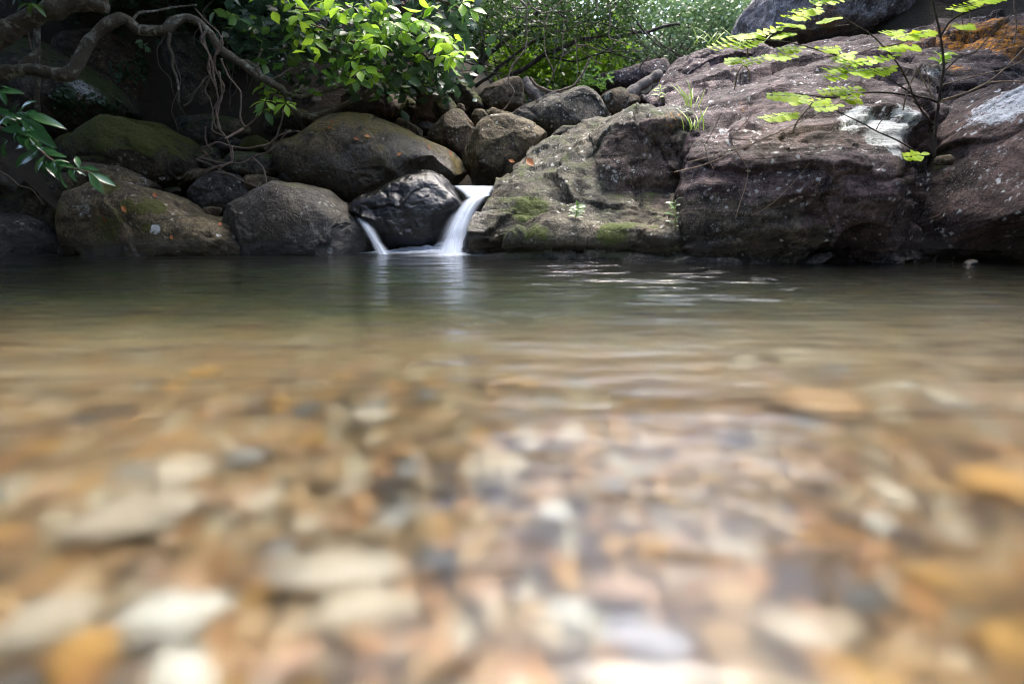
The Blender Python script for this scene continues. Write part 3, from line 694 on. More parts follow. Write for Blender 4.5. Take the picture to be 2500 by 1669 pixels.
def mound(name, cx, cy, rx, ry, h, parent, seed, power=1.2, z0=.006, gain=1.0):
    """foam where water lands: a soft low mound on the surface"""
    nr, na = 22, 64
    rr = np.linspace(0, 1, nr); aa = np.linspace(0, 2 * np.pi, na, endpoint=False)
    RR, AA = np.meshgrid(rr, aa, indexing='ij')
    wob = 1 + .22 * vnoise(np.c_[np.cos(AA.ravel()) * 2, np.sin(AA.ravel()) * 2, RR.ravel() * 0 + seed], seed)
    x = cx + RR.ravel() * np.cos(AA.ravel()) * rx * wob; y = cy + RR.ravel() * np.sin(AA.ravel()) * ry * wob
    f = 1 - sstep(0, 1, RR.ravel())
    z = z0 + h * f ** power * (1 + .5 * fbm(np.c_[x, y, x * 0], 9, 3, .5, seed))
    V = np.c_[x, y, z]
    ii, jj = np.meshgrid(np.arange(nr - 1), np.arange(na), indexing='ij')
    F = np.stack([ii * na + jj, (ii + 1) * na + jj, (ii + 1) * na + (jj + 1) % na, ii * na + (jj + 1) % na], axis=-1).reshape(-1, 4)
    o = mesh_obj(name, V, F, M['fall'], parent)
    set_attr(o, 'across', x * 2.2); set_attr(o, 'along', y * 4); set_attr(o, 'body', np.clip(f ** .9 * gain, 0, 1))
    return o
wf = empty('waterfall', P(1112, 618, 5.2)); wf.location.z = 0
tag(wf, 'main white cascade pouring over the lip beside the ramp', 'waterfall')
main_rows = [(1122,1200,468,466,5.78),(1138,1196,481,477,5.64),(1124,1186,494,486,5.54),(1108,1172,514,508,5.46),(1095,1160,538,532,5.39),(1083,1152,564,556,5.32),(1074,1150,590,585,5.26),(1062,1156,612,610,5.2),(1054,1164,624,624,5.16)]
ribbon('falling_water', main_rows, wf, seed=3, edge=.42)
ribbon('inner_veil', [(r[0]+12, r[1]-10, r[2]+1, r[3]+1, r[4]+.05) for r in main_rows], wf, seed=9, edge=.45)
ribbon('outer_veil', [(r[0]-10, r[1]+6, r[2]-1, r[3]-1, r[4]-.03) for r in main_rows[3:]], wf, seed=11, edge=.48, gain=.4, top=1.0)
ribbon('lip', [(1100,1214,453,454,6.0),(1108,1212,457,457,5.92),(1118,1206,464,464,5.83),(1130,1200,473,471,5.75),(1136,1198,482,478,5.66)], wf, bulge=.0, seed=5, edge=.2)
for j, (fx_, fy_, rx, ry, hh, gn) in enumerate([(1105,620,.32,.16,.06,.8),(1100,619,.20,.10,.13,.55),(1085,618,.34,.14,.10,.4),(1060,618,.5,.16,.075,.7),(1015,618,.6,.14,.055,.65),(970,618,.4,.12,.04,.5),(1070,620,.95,.22,.032,.7),(1150,623,.5,.14,.022,.55),(1105,625,.55,.2,.012,.4)]):
    q = W(fx_, fy_); mound('foam' if hh < .09 else 'spray', q.x, q.y, rx, ry, hh, wf, 21 + j, gain=gn)
wf2 = empty('waterfall', P(920, 618, 5.3)); wf2.location.z = 0
tag(wf2, 'thin side cascade sliding between the grey dome and black rock', 'waterfall')
ribbon('falling_water', [(862,900,522,536,5.5),(872,908,538,547,5.42),(882,916,554,560,5.36),(893,924,572,577,5.3),(905,932,590,592,5.25),(914,944,606,606,5.21),(920,956,621,621,5.17)], wf2, seed=13, edge=.45, top=.7, gain=.9)
ribbon('veil', [(858,904,522,538,5.48),(878,922,552,560,5.34),(900,938,590,592,5.23),(912,964,622,622,5.15)], wf2, seed=14, edge=.48, top=1.0, gain=.4)
ribbon('upper_runnel', [(815,862,492,498,6.1),(828,860,498,502,6.0),(842,862,505,508,5.9),(855,866,514,516,5.8)], wf2, bulge=.0, seed=17, edge=.3, gain=.75)
mound('foam', W(948, 619).x, W(948, 619).y, .34, .12, .03, wf2, 45, gain=.7)
# still water held above the fall
zl = P(1150, 458, 5.95).z - .01
V = [(-1.15, 5.9, zl), (-.28, 5.88, zl), (.0, 6.2, zl), (.05, 7.0, zl), (-.6, 7.3, zl), (-1.6, 7.0, zl)]
up = mesh_obj('upper_water', V + [(x, y, z - .5) for x, y, z in V], [(0,1,2,3,4,5), (11,10,9,8,7,6)] + [(i, i + 6, (i + 1) % 6 + 6, (i + 1) % 6) for i in range(6)], M['water'], smooth=False)
tag(up, kind='structure')

# ---------------------------------------------------------------- stones on the bed
def stone_mat(name, a, b, c=None):
    k = NT(name)
    tc = k.n('TexCoord').outputs['Object']; rnd = k.n('ObjectInfo').outputs['Random']
    pv = k.n('VectorMath', {'operation': 'ADD'}, _0=tc, _1=k.n('CombineXYZ', X=k.math('MULTIPLY', rnd, 31.0), Y=rnd, Z=k.math('MULTIPLY', rnd, 7.0)).outputs[0]).outputs[0]
    col = k.mix(k.step(k.noise(pv, 1.3, 5, .6, .6), .35, .65), a, b)
    col = k.mix(k.math('MULTIPLY', k.step(k.noise(pv, 5.0, 6, .7), .5, .7), .5), col, c or tuple(x * .45 for x in a))
    vv = k.n('MapRange', Value=rnd, To__Min=.62, To__Max=.95).outputs[0]
    col = k.mix(1.0, col, k.n('CombineXYZ', X=vv, Y=vv, Z=vv).outputs[0], 'MULTIPLY')
    bm = k.n('Bump', Strength=.4, Distance=.05, Height=k.noise(pv, 9, 6, .65))
    p = k.n('BsdfPrincipled', Base__Color=col, Roughness=.65, Normal=bm.outputs[0])
    k.t.links.new(p.outputs[0], k.out.inputs[0]); return k.m
SM = {
 'tan': stone_mat('stone_tan', (.54,.355,.19), (.44,.265,.13)),
 'brown': stone_mat('stone_brown', (.27,.155,.075), (.18,.10,.05)),
 'orange': stone_mat('stone_orange', (.60,.34,.10), (.48,.25,.08)),
 'grey': stone_mat('stone_grey', (.36,.35,.34), (.26,.25,.26)),
 'cream': stone_mat('stone_cream', (.64,.56,.47), (.56,.45,.34)),
 'white': stone_mat('stone_white', (.80,.78,.76), (.74,.69,.62), (.64,.58,.52)),
 'slate': stone_mat('stone_slate', (.13,.14,.16), (.08,.085,.10)),
 'dark': stone_mat('stone_dark', (.10,.06,.045), (.06,.045,.04)),
 'pink': stone_mat('stone_pink', (.55,.38,.31), (.50,.30,.22)),
 'lilac': stone_mat('stone_lilac', (.36,.35,.44), (.44,.43,.50)),
}
_st = {}
def stone_mesh(kind, i, sub=2):
    key = (kind, i, sub)
    if key in _st: return _st[key]
    V, F = ico(sub)
    rg = np.random.default_rng(900 + i)
    X = V.copy()
    for _ in range(7):
        d = rg.normal(size=3); d /= np.linalg.norm(d)
        pr = X @ d; ov = np.maximum(pr - rg.uniform(.55, .9), 0); X -= (ov * .8)[:, None] * d
    X *= (1 + .18 * fbm(V + i * 3.1, 1.4, 3, .5, i))[:, None]
    X /= np.abs(X).max(0)
    me = bpy.data.meshes.new('stone')
    me.from_pydata([tuple(v) for v in X], [], [tuple(int(j) for j in f) for f in F]); me.update()
    me.polygons.foreach_set('use_smooth', np.ones(len(F), dtype=bool))
    me.materials.append(SM[kind])
    _st[key] = me
    return me
def bed_point(px, py, lift=.03):
    """where the eye meets the bed through the water surface"""
    d = ray(px, py).normalized(); h = EYE + d * (-CAM_H / d.z)
    e = 1 / 1.333; c = -d.z; k2 = 1 - e * e * (1 - c * c)
    t = d * e + Vector((0, 0, 1)) * (e * c - math.sqrt(k2))
    z = bedz(h.x, h.y)
    for _ in range(4):
        q = h + t * ((float(z) + lift) / t.z); z = bedz(q.x, q.y)
    return q
def cobble(name, kind, loc, half, rz, i, label, group=None, sub=2, tilt=0.0):
    o = bpy.data.objects.new(name, stone_mesh(kind, i, sub))
    COL.objects.link(o); o.location = loc; o.scale = half; o.rotation_euler = (tilt, tilt * .6, rz)
    tag(o, label, 'stone', group); return o
taken = []
def hero(kind, px, py, wpx, hpx, label, rz=0.0, flat=.6, i=0, lift=.035):
    c = bed_point(px, py, lift)
    a, b = bed_point(px - wpx / 2, py, lift), bed_point(px + wpx / 2, py, lift)
    n, f = bed_point(px, py + hpx / 2, lift), bed_point(px, py - hpx / 2, lift)
    hx = (b - a).length / 2; hy = min(max((f - n).length / 2 * .8, hx * .45), hx * 1.15); hz = min(hx, hy) * flat
    taken.append((c.x, c.y, max(hx, hy)))
    return cobble('cobble', kind, (c.x, c.y, float(bedz(c.x, c.y)) + hz * .75), (hx, hy, hz), rz, i, label, sub=3)
HEROES = [
 ('white',410,1470,300,140,'large clean white cobble in the lower left foreground',.15),
 ('white',445,1595,215,150,'white and buff cobble just below the large clean white one',-.3),
 ('slate',315,1600,190,95,'grey-green wedge stone beside the two white cobbles',.5),
 ('cream',820,1360,340,120,'wide cream cobble left of centre in the foreground',.1),
 ('cream',890,1448,280,100,'cream cobble partly under the wide cream one',.25),
 ('cream',320,1235,340,110,'long yellow-cream stone tilted at left',.45),
 ('cream',430,1150,150,100,'pale rounded stone touching the long yellow-cream stone',0),
 ('cream',100,1480,250,150,'pale long stone at the left edge of the foreground',.6),
 ('orange',190,1560,160,110,'ochre stone at lower left below the pale long stone',.4),
 ('cream',1210,1125,190,80,'yellow-cream stone near the middle of the shallows',0),
 ('white',2150,1255,84,52,'small bright white pebble stone at right in the shallows',.2),
 ('orange',2440,1170,240,90,'large amber stone at the right edge of the shallows',.1),
 ('tan',1990,975,250,75,'tan stone over a dark hollow, right of centre',-.15),
 ('lilac',1580,1515,230,120,'lilac-grey stone in the bright lower right foreground',-.2),
 ('white',1580,1632,250,120,'big white stone at the bottom edge right of centre',.1),
 ('pink',1520,1395,190,85,'speckled peach stone above the lilac-grey one',0),
 ('white',1390,1480,110,130,'upright white stone left of the lilac-grey one',1.2),
 ('slate',2105,1440,120,75,'blue-black stone in the right foreground',.3),
 ('orange',2120,1620,250,120,'rusty orange stone at the bottom right',-.4),
 ('tan',2290,1590,270,85,'long tan stone slanting at the lower right',-.6),
 ('orange',2450,1550,170,190,'ochre stone against the right edge',-.8),
 ('orange',2290,1390,180,70,'narrow amber stone above the long tan one',-.5),
 ('cream',1960,1500,210,110,'buff stone between the lilac-grey and rusty stones',-.4),
 ('dark',2230,1295,110,60,'dark brown stone standing in for a dark hole right of the bright white pebble stone',.3),  # dark colour stands in for the shade of a hole in the bed
 ('brown',1175,1560,170,110,'red-brown stone at lower centre',.7),
 ('tan',1040,1605,150,130,'peaked tan stone at the bottom centre',1.0),
 ('pink',680,1590,170,110,'pinkish stone at the bottom between cream and white cobbles',.3),
 ('dark',1420,1590,120,130,'dark purple stone left of the big bottom white stone',.9),
 ('white',1310,1650,120,60,'small white stone at the bottom beside the dark purple stone',0),
 ('slate',1215,1640,140,70,'dark slate stone at the bottom centre',.2),
 ('orange',1290,930,64,34,'small orange stone far out in the shallows',0),
 ('white',2220,935,54,28,'small pale stone far out at right',0),
 ('cream',2310,972,110,40,'pale greenish stone beside the small pale stone at right',.1),
 ('cream',900,1010,110,50,'pale oval stone left of centre far out in the shallows',.2),
 ('orange',420,935,70,30,'small orange stone far out at left',.2),
 ('white',1350,1230,90,60,'white pebble stone near the centre of the shallows',0),
 ('grey',600,1110,110,50,'bluish grey stone left of centre in the shallows',.1),
 ('orange',2430,1390,110,60,'amber stone above the ochre stone at right edge',0),
]
for j, (kd, px, py, wp, hp, lb, rz) in enumerate(HEROES):
    hero(kd, px, py, wp, hp, lb, rz, i=j % 9, lift=.05 if wp > 180 else .03)
rg = np.random.default_rng(4)
CN = {'tan': 'tan', 'brown': 'brown', 'orange': 'orange-brown', 'grey': 'grey', 'cream': 'cream', 'pink': 'pinkish', 'dark': 'dark', 'slate': 'slate-black'}
def cobble_label(kd, px, py, r):
    col = ['far left', 'left', 'centre left', 'centre', 'centre right', 'right', 'far right'][int(min(6.99, max(0, px / 357.2)))]
    row = 'at the bottom edge' if py > 1540 else 'in the near shallows' if py > 1340 else 'in the middle shallows' if py > 1140 else 'far out in the shallows'
    return '%s %s cobble under the water %s, %s' % ('small' if r < .03 else 'medium', CN[kd], row, col)
kinds = ['tan'] * 6 + ['brown'] * 6 + ['orange'] * 4 + ['cream'] * 2 + ['grey'] + ['pink'] + ['dark'] * 2 + ['slate']
n = 0; tries = 0
while n < 262 and tries < 6000:
    tries += 1
    py = 860 + 860 * rg.random() ** .8; px = rg.uniform(-80, 2580)
    c = bed_point(px, py); r = rg.uniform(.015, .038) * (1 + .35 * (c.y > 1.2))
    if any((c.x - a) ** 2 + (c.y - b) ** 2 < ((q + r) * .8) ** 2 for a, b, q in taken): continue
    taken.append((c.x, c.y, r)); kd = kinds[rg.integers(len(kinds))]
    cobble('cobble', kd, (c.x, c.y, float(bedz(c.x, c.y)) + r * .25), (r, r * rg.uniform(.65, .95), r * rg.uniform(.45, .7)), rg.uniform(0, 6.28), int(rg.integers(9)), cobble_label(kd, px, py, r), 'cobbles on the shallow stream bed', tilt=rg.uniform(-.3, .3))
    n += 1
# gravel between them: too many to count
V1, F1 = ico(1)
def gravel(cnt, seed):
    rg = np.random.default_rng(seed)
    Y = .12 + 4.2 * rg.random(cnt) ** 1.15; X = rg.uniform(-1, 1, cnt) * (Y * 1.25 + .35)
    r = rg.uniform(.007, .019, cnt) * (1 + 1.2 * sstep(1.0, 3.2, Y)); Z = bedz(X, Y) + r * .1 + .004
    a = rg.uniform(0, 6.28, cnt)
    S = np.stack([r * rg.uniform(.9, 1.5, cnt), r * rg.uniform(.7, 1.0, cnt), r * rg.uniform(.5, .9, cnt)], 1)
    T = V1[None] * S[:, None, :] * (1 + .2 * rg.normal(size=(cnt, len(V1), 1)).clip(-1, 1))
    c, s = np.cos(a)[:, None], np.sin(a)[:, None]
    Xr = np.stack([T[:, :, 0] * c - T[:, :, 1] * s, T[:, :, 0] * s + T[:, :, 1] * c, T[:, :, 2]], 2) + np.stack([X, Y, Z], 1)[:, None, :]
    F = (F1[None] + (np.arange(cnt) * len(V1))[:, None, None]).reshape(-1, 3)
    return Xr.reshape(-1, 3), F, np.repeat(rg.random(cnt), len(V1))
def gravel_mat():
    k = NT('gravel'); t = k.attr('tone')
    cr = k.n('ValToRGB', Fac=t); e = cr.color_ramp; e.interpolation = 'CONSTANT'
    cols = [(.44,.28,.15),(.28,.15,.07),(.34,.18,.08),(.46,.33,.21),(.44,.22,.08),(.20,.12,.065),(.34,.29,.25),(.50,.42,.33),(.38,.23,.12),(.16,.10,.065),(.46,.30,.21)]
    e.elements[0].color = (*cols[0], 1); e.elements[1].position = 1 / len(cols); e.elements[1].color = (*cols[1], 1)
    for i, c in enumerate(cols[2:]): x = e.elements.new((i + 2) / len(cols)); x.color = (*c, 1)
    gc = k.mix(1.0, cr.outputs[0], (.86, .80, .74), 'MULTIPLY')
    p = k.n('BsdfPrincipled', Base__Color=gc, Roughness=.7); k.t.links.new(p.outputs[0], k.out.inputs[0]); return k.m
M['gravel'] = gravel_mat()
gv, gf, gt = gravel(9000, 8)
go = mesh_obj('gravel', gv, gf, M['gravel']); set_attr(go, 'tone', gt)
tag(go, 'loose brown and tan gravel covering the stream bed', 'gravel', kind='stuff')

# ---------------------------------------------------------------- plant helpers
def bark_mat(name, a, b, c=(.30,.33,.28), lich=.5):
    k = NT(name); pos = k.n('NewGeometry').outputs['Position']
    col = k.mix(k.noise(pos, 6, 7, .65), a, b)
    col = k.mix(k.math('MULTIPLY', k.step(k.noise(pos, 9, 7, .7, .4), .52, .64), lich), col, c)
    g = k.noise(pos, 45, 5, .7)
    bm = k.n('Bump', Strength=1.0, Distance=.035, Height=k.math('ADD', g, k.math('MULTIPLY', k.noise(pos, 14, 4, .6), 1.2)))
    p = k.n('BsdfPrincipled', Base__Color=col, Roughness=.85, Normal=bm.outputs[0]); k.t.links.new(p.outputs[0], k.out.inputs[0]); return k.m
M['bark'] = bark_mat('bark_lichened', (.055,.045,.032), (.15,.13,.095), (.34,.36,.30), .8)
M['root'] = bark_mat('bark_root', (.10,.072,.055), (.19,.145,.115), lich=.2)
M['twig'] = bark_mat('bark_dark_twig', (.022,.016,.013), (.05,.038,.03), lich=.1)
M['straw'] = bark_mat('dry_twig', (.28,.22,.15), (.20,.14,.10), lich=.1)
M['trunk'] = bark_mat('bark_reddish', (.095,.055,.042), (.16,.10,.08), lich=.15)
M['log'] = bark_mat('weathered_log', (.10,.085,.075), (.22,.19,.17), lich=.3)

def leaf_mat(name, a, b, trans=.35, rough=.4, spec=.5, tcol=None):
    k = NT(name)
    t = k.math('FRACT', k.math('ADD', k.attr('tone'), k.n('ObjectInfo').outputs['Random']))
    col = k.mix(t, a, b)
    # pale midrib on full leaves
    rib = k.step(k.math('ABSOLUTE', k.attr('side')), .07, .0)
    has = k.attr('full')
    col = k.mix(k.math('MULTIPLY', k.math('MULTIPLY', rib, has), .35), col, tuple(min(1, x * 1.8 + .03) for x in b))
    p = k.n('BsdfPrincipled', Base__Color=col, Roughness=rough); p.inputs['Specular IOR Level'].default_value = spec
    tr = k.n('BsdfTranslucent', Color=k.mix(.5, col, tcol or tuple(min(1, x * 1.5) for x in b)))
    m = k.n('MixShader', _0=trans, _1=p, _2=tr)
    k.t.links.new(m.outputs[0], k.out.inputs[0]); return k.m
M['leaf_bright'] = leaf_mat('leaf_young_green', (.17,.36,.025), (.36,.56,.05), .48, .42)
M['leaf_mid'] = leaf_mat('leaf_mid_green', (.05,.13,.025), (.11,.22,.035), .35, .4)
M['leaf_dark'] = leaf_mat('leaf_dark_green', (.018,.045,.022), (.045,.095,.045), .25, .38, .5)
M['leaf_gloss'] = leaf_mat('leaf_glossy', (.022,.08,.03), (.05,.135,.04), .22, .2, .8)
M['leaf_lime'] = leaf_mat('leaf_lime', (.24,.40,.01), (.42,.55,.02), .45, .55, .3)
M['leaf_back'] = leaf_mat('leaf_backlit', (.045,.11,.012), (.15,.27,.02), .55, .5, .4)
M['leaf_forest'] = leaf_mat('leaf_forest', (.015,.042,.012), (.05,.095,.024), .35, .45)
M['leaf_pale'] = leaf_mat('leaf_pale_shrub', (.07,.14,.06), (.19,.30,.13), .3, .3, .7)
M['grassy'] = leaf_mat('grass_blade', (.13,.27,.03), (.33,.45,.07), .4, .5)
M['dead'] = leaf_mat('fallen_leaf', (.22,.07,.03), (.42,.17,.06), .15, .6, .3)

def smooth_path(pts, m=6):
    A = np.array([tuple(p) for p in pts])
    if len(A) < 3: return np.array([A[0] + (A[-1] - A[0]) * t for t in np.linspace(0, 1, m * 2)])
    return catmull(A, np.linspace(0, len(A) - 1, (len(A) - 1) * m + 1))
def tube_geo(pts, r0, r1, seg=8, m=6, knob=.12, seed=0, wander=0.0):
    A = smooth_path(pts, m); n = len(A)
    if wander: A = A + np.stack([vnoise(A * 5 + 3 * q, seed + q) for q in range(3)], 1) * wander
    T = np.gradient(A, axis=0); T /= np.linalg.norm(T, axis=1)[:, None] + 1e-9
    up = np.array([.13, .31, .94]); 
    N = np.cross(T, up); l = np.linalg.norm(N, axis=1)[:, None]; N /= np.where(l < 1e-6, 1, l)
    Bn = np.cross(T, N)
    rad = np.linspace(r0, r1, n) if not callable(r0) else r0(np.linspace(0, 1, n))
    rad = rad * (1 + knob * vnoise(A * 9, seed + 4) + knob * .6 * vnoise(A * 23, seed + 5))
    ang = np.linspace(0, 2 * np.pi, seg, endpoint=False)
    X = A[:, None, :] + rad[:, None, None] * (np.cos(ang)[None, :, None] * N[:, None, :] + np.sin(ang)[None, :, None] * Bn[:, None, :])
    X = X.reshape(-1, 3)
    ii, jj = np.meshgrid(np.arange(n - 1), np.arange(seg), indexing='ij')
    F = np.stack([ii * seg + jj, ii * seg + (jj + 1) % seg, (ii + 1) * seg + (jj + 1) % seg, (ii + 1) * seg + jj], -1).reshape(-1, 4)
    F = [tuple(int(i) for i in f) for f in F] + [tuple(range(seg - 1, -1, -1)), tuple(range((n - 1) * seg, n * seg))]
    return X, F
def tube(name, pts, r0, r1, mat, parent=None, seg=8, m=6, knob=.12, seed=0, wander=0.0):
    X, F = tube_geo(pts, r0, r1, seg, m, knob, seed, wander)
    return mesh_obj(name, X, F, mat, parent)
def pp(lst, Y, Y1=None):
    """pixel path -> points; third item of an entry overrides the distance"""
    n = len(lst); out = []
    for i, q in enumerate(lst):
        y = q[2] if len(q) > 2 else (Y if Y1 is None else Y + (Y1 - Y) * i / max(1, n - 1))
        out.append(P(q[0], q[1], y))
    return out
def C1(l): return [(x * .421, y * .421) + tuple(r) for x, y, *r in l]
def C2(l): return [(500 + x * .421, y * .421) + tuple(r) for x, y, *r in l]
def C3(l): return [(1000 + x * .421, y * .421) + tuple(r) for x, y, *r in l]
def C5(l): return [(1900 + x * .421, y * .421) + tuple(r) for x, y, *r in l]

_lm = {}
def leaf_mesh(mat, var=0, wid=.36, peak=.58, droop=.22, fold=.25, tip=1.3, ns=7):
    """one leaf, length 1 along +Y, face up +Z"""
    key = (mat, var, wid, peak, droop, fold, tip)
    if key in _lm: return _lm[key]
    rg = np.random.default_rng(var + 40)
    t = np.linspace(0, 1, ns + 1); V = []; side = []
    wv = np.interp(t, [0, .08, peak, .9, 1], [.015, .10, 1, .42 / tip, .0]) * wid
    wv = np.where(t > .08, wid * np.sin(np.pi * np.clip(t, 0, 1) ** (math.log(.5) / math.log(peak))) ** .85, .012)
    wv[-1] = .004
    dr = droop * rg.uniform(.6, 1.5); fo = fold * rg.uniform(.5, 1.4); tw = rg.uniform(-.25, .25)
    for i, s in enumerate(t):
        z = -dr * s ** 2; y = s * (1 - .12 * dr * s)
        wl, wr = wv[i] * rg.uniform(.9, 1.08), wv[i] * rg.uniform(.9, 1.08)
        V += [(-wl, y, z + fo * wl - tw * wl * s), (0, y, z), (wr, y, z + fo * wr + tw * wr * s)]; side += [-1, 0, 1]
    F = []
    for i in range(ns):
        a = i * 3; F += [(a, a + 1, a + 4, a + 3), (a + 1, a + 2, a + 5, a + 4)]
    me = bpy.data.meshes.new('leaf'); me.from_pydata(V, [], F); me.update()
    me.polygons.foreach_set('use_smooth', np.ones(len(F), dtype=bool))
    at = me.attributes.new('side', 'FLOAT', 'POINT'); at.data.foreach_set('value', side)
    at = me.attributes.new('full', 'FLOAT', 'POINT'); at.data.foreach_set('value', [1.0] * len(V))
    me.materials.append(M[mat]); _lm[key] = me
    return me
def frame(d, nrm):
    d = Vector(d).normalized(); nrm = Vector(nrm)
    x = d.cross(nrm)
    if x.length < 1e-4: x = d.cross(Vector((.3, .9, .2)))
    x.normalize(); z = x.cross(d)
    return Matrix((x, d, z)).transposed()
def put_leaf(parent, mesh, base, d, nrm, size, name='leaf', off=None):
    o = bpy.data.objects.new(name, mesh); COL.objects.link(o); o.parent = parent
    o.matrix_basis = Matrix.Translation(Vector(base) - (off if off is not None else parent.location)) @ (frame(d, nrm) @ Matrix.Diagonal((size, size, size))).to_4x4()
    return o
def leaves_geo(pos, d, nrm, size, wid=.3, rg=None, full=True):
    """many leaves as one mesh: arrays of base points, directions, normals, lengths"""
    d = d / (np.linalg.norm(d, axis=1)[:, None] + 1e-9)
    x = np.cross(d, nrm); x /= np.linalg.norm(x, axis=1)[:, None] + 1e-9
    z = np.cross(x, d)
    if full: T = np.array([(0,0,0),(.75*wid,.3,.06),(wid,.6,.04),(0,1,-.12),(-wid,.6,.04),(-.75*wid,.3,.06),(0,.5,-.03)]); Ft = np.array([(0,1,6),(1,2,6),(2,3,6),(3,4,6),(4,5,6),(5,0,6)])
    else: T = np.array([(0,0,0),(wid,.5,.07),(0,1,-.06),(-wid,.5,.07)]); Ft = np.array([(0,1,2),(0,2,3)])
    n, m = len(pos), len(T)
    V = pos[:, None, :] + size[:, None, None] * (T[None, :, 0:1] * x[:, None, :] + T[None, :, 1:2] * d[:, None, :] + T[None, :, 2:3] * z[:, None, :])
    F = (Ft[None] + (np.arange(n) * m)[:, None, None]).reshape(-1, 3)
    return V.reshape(-1, 3), F, m
def leaf_mass(name, centers, per, spread, size, mat, parent=None, seed=0, up=.6, face=None, full=False, wid=.3, keep=None):
    rg = np.random.default_rng(seed)
    c = np.repeat(np.asarray(centers, float), per, axis=0); n = len(c)
    sp = np.repeat(np.broadcast_to(np.asarray(spread, float), (len(centers),)), per) if np.ndim(spread) else spread
    pos = c + rg.normal(size=(n, 3)) * (np.asarray(sp)[:, None] if np.ndim(sp) else sp) * np.array([1, 1, .7])
    if keep is not None:
        kk = keep(pos); pos = pos[kk]; n = len(pos)
    d = rg.normal(size=(n, 3)); d[:, 2] = d[:, 2] * .5 - .25
    nrm = rg.normal(size=(n, 3)) * .8 + np.array([0, 0, up]) + (np.array(face) if face is not None else 0)
    s = size * rg.uniform(.6, 1.35, n)
    V, F, m = leaves_geo(pos, d, nrm, s, wid, rg, full)
    o = mesh_obj(name, V, F, M[mat], parent, smooth=False)
    # neighbours share a tone: light and dark clumps
    tone = np.clip(.5 + .45 * fbm(pos, 1.3, 3, .6, seed) + rg.normal(size=n) * .22, 0, .98)
    set_attr(o, 'tone', np.repeat(tone, m))
    return o
def ell_points(c, r, n, rg, shell=.45):
    v = rg.normal(size=(n, 3)); v /= np.linalg.norm(v, axis=1)[:, None]
    return np.array(c) + v * np.array(r) * (rg.uniform(shell, 1, n) ** .6)[:, None]

# ---------------------------------------------------------------- trees that shut out the sky, and the forest behind
def forest_tree(name, base, trunk_h, lean, crown_c, crown_r, clumps, per, lsize, mat, label, seed, trunk_r=.16, spread=.38, full=False, cat='tree', group=None, keep=None, bark='bark', nb=6):
    rg = np.random.default_rng(seed)
    t = empty(name, base); tag(t, label, cat, group)
    b = Vector(base); top = b + Vector((lean[0], lean[1], trunk_h))
    mid = b.lerp(top, .5) + Vector(rg.normal(size=3) * .15 * trunk_h * .3)
    tube('trunk', [b - Vector((0, 0, .3)), b + Vector((0, 0, .1)), mid, top], trunk_r, trunk_r * .5, M[bark], t, 10, 6, .15, seed)
    ends = ell_points(crown_c, np.array(crown_r) * .75, nb, rg)
    for i, e in enumerate(ends):
        s = b.lerp(top, .55 + .45 * i / nb)
        m1 = s.lerp(Vector(e), .5) + Vector(rg.normal(size=3) * .18)
        tube('branch', [s, m1, Vector(e)], trunk_r * .42, trunk_r * .08, M[bark], t, 6, 5, .2, seed + i)
    cen = ell_points(crown_c, crown_r, clumps, rg)
    kf = (lambda q: keep(q) & GAP(q)) if keep is not None else GAP
    cr = leaf_mass('crown', cen, per, spread, lsize, mat, t, seed, full=full, keep=kf)
    return t
GAP = lambda pos: ~((pos[:, 0] / np.maximum(pos[:, 1], .1) > .0) & (pos[:, 0] / np.maximum(pos[:, 1], .1) < .72) & ((pos[:, 2] - CAM_H) / np.hypot(pos[:, 0], pos[:, 1]) > .40))   # the open sky over the stream's course
NOVIEW = lambda pos: (pos[:, 2] - CAM_H) / np.maximum(pos[:, 1], .05) > .42     # stays above the picture
# left bank: closed canopy over the boulders
SHADE = [((-9.6, 6.6, 1.6), 4.6, (3.2, -.6), (-4.6, 5.9, 5.0), (2.9, 2.5, 1.1)), ((-9.2, 3.4, .6), 4.2, (2.5, .3), (-5.0, 3.3, 4.2), (2.8, 2.2, 1.2)),
         ((-10.2, 10.2, 4.2), 4.2, (3.6, -1.2), (-4.4, 8.9, 6.0), (2.9, 2.2, 1.2)), ((-11.5, 8.5, 2.2), 4.6, (2.2, -.5), (-7.2, 7.6, 6.0), (3.0, 2.6, 1.5)),
         ((-4.4, 13.4, 4.2), 4.0, (.6, -1.2), (-3.0, 11.2, 6.6), (2.2, 1.8, 1.4)), ((-9.0, .4, .4), 4.4, (2.6, .2), (-4.2, .2, 4.4), (2.8, 2.0, 1.4))]
for i, (b_, h_, l_, c_, r_) in enumerate(SHADE):
    forest_tree('tree', b_, h_, l_, c_, r_, 140, 42, .24, 'leaf_forest', 'forest tree arching above the picture over the shaded left bank', 300 + i, keep=NOVIEW, group='trees arching over the stream', spread=.34)
SH2 = [((8.8, 5.2, 1.4), 3.6, (-1.2, -.3), (6.2, 4.9, 4.6), (2.2, 2.2, 1.3)), ((9.0, 1.6, .8), 3.8, (-1.6, 0), (5.4, 1.4, 4.6), (2.6, 2.0, 1.4)), ((7.4, 9.6, 3.2), 4.0, (-.2, -.6), (7.0, 8.8, 7.0), (2.2, 2.4, 1.6))]
for i, (b_, h_, l_, c_, r_) in enumerate(SH2):
    forest_tree('tree', b_, h_, l_, c_, r_, 120, 44, .24, 'leaf_forest', 'forest tree standing above the slab over the picture top', 320 + i, keep=NOVIEW, group='trees arching over the stream', spread=.34)
BEH = [(-6.5, -4.5), (-2.0, -6.8), (2.8, -6.4), (7.2, -4.0), (9.5, 1.0), (-9.5, -.5)]
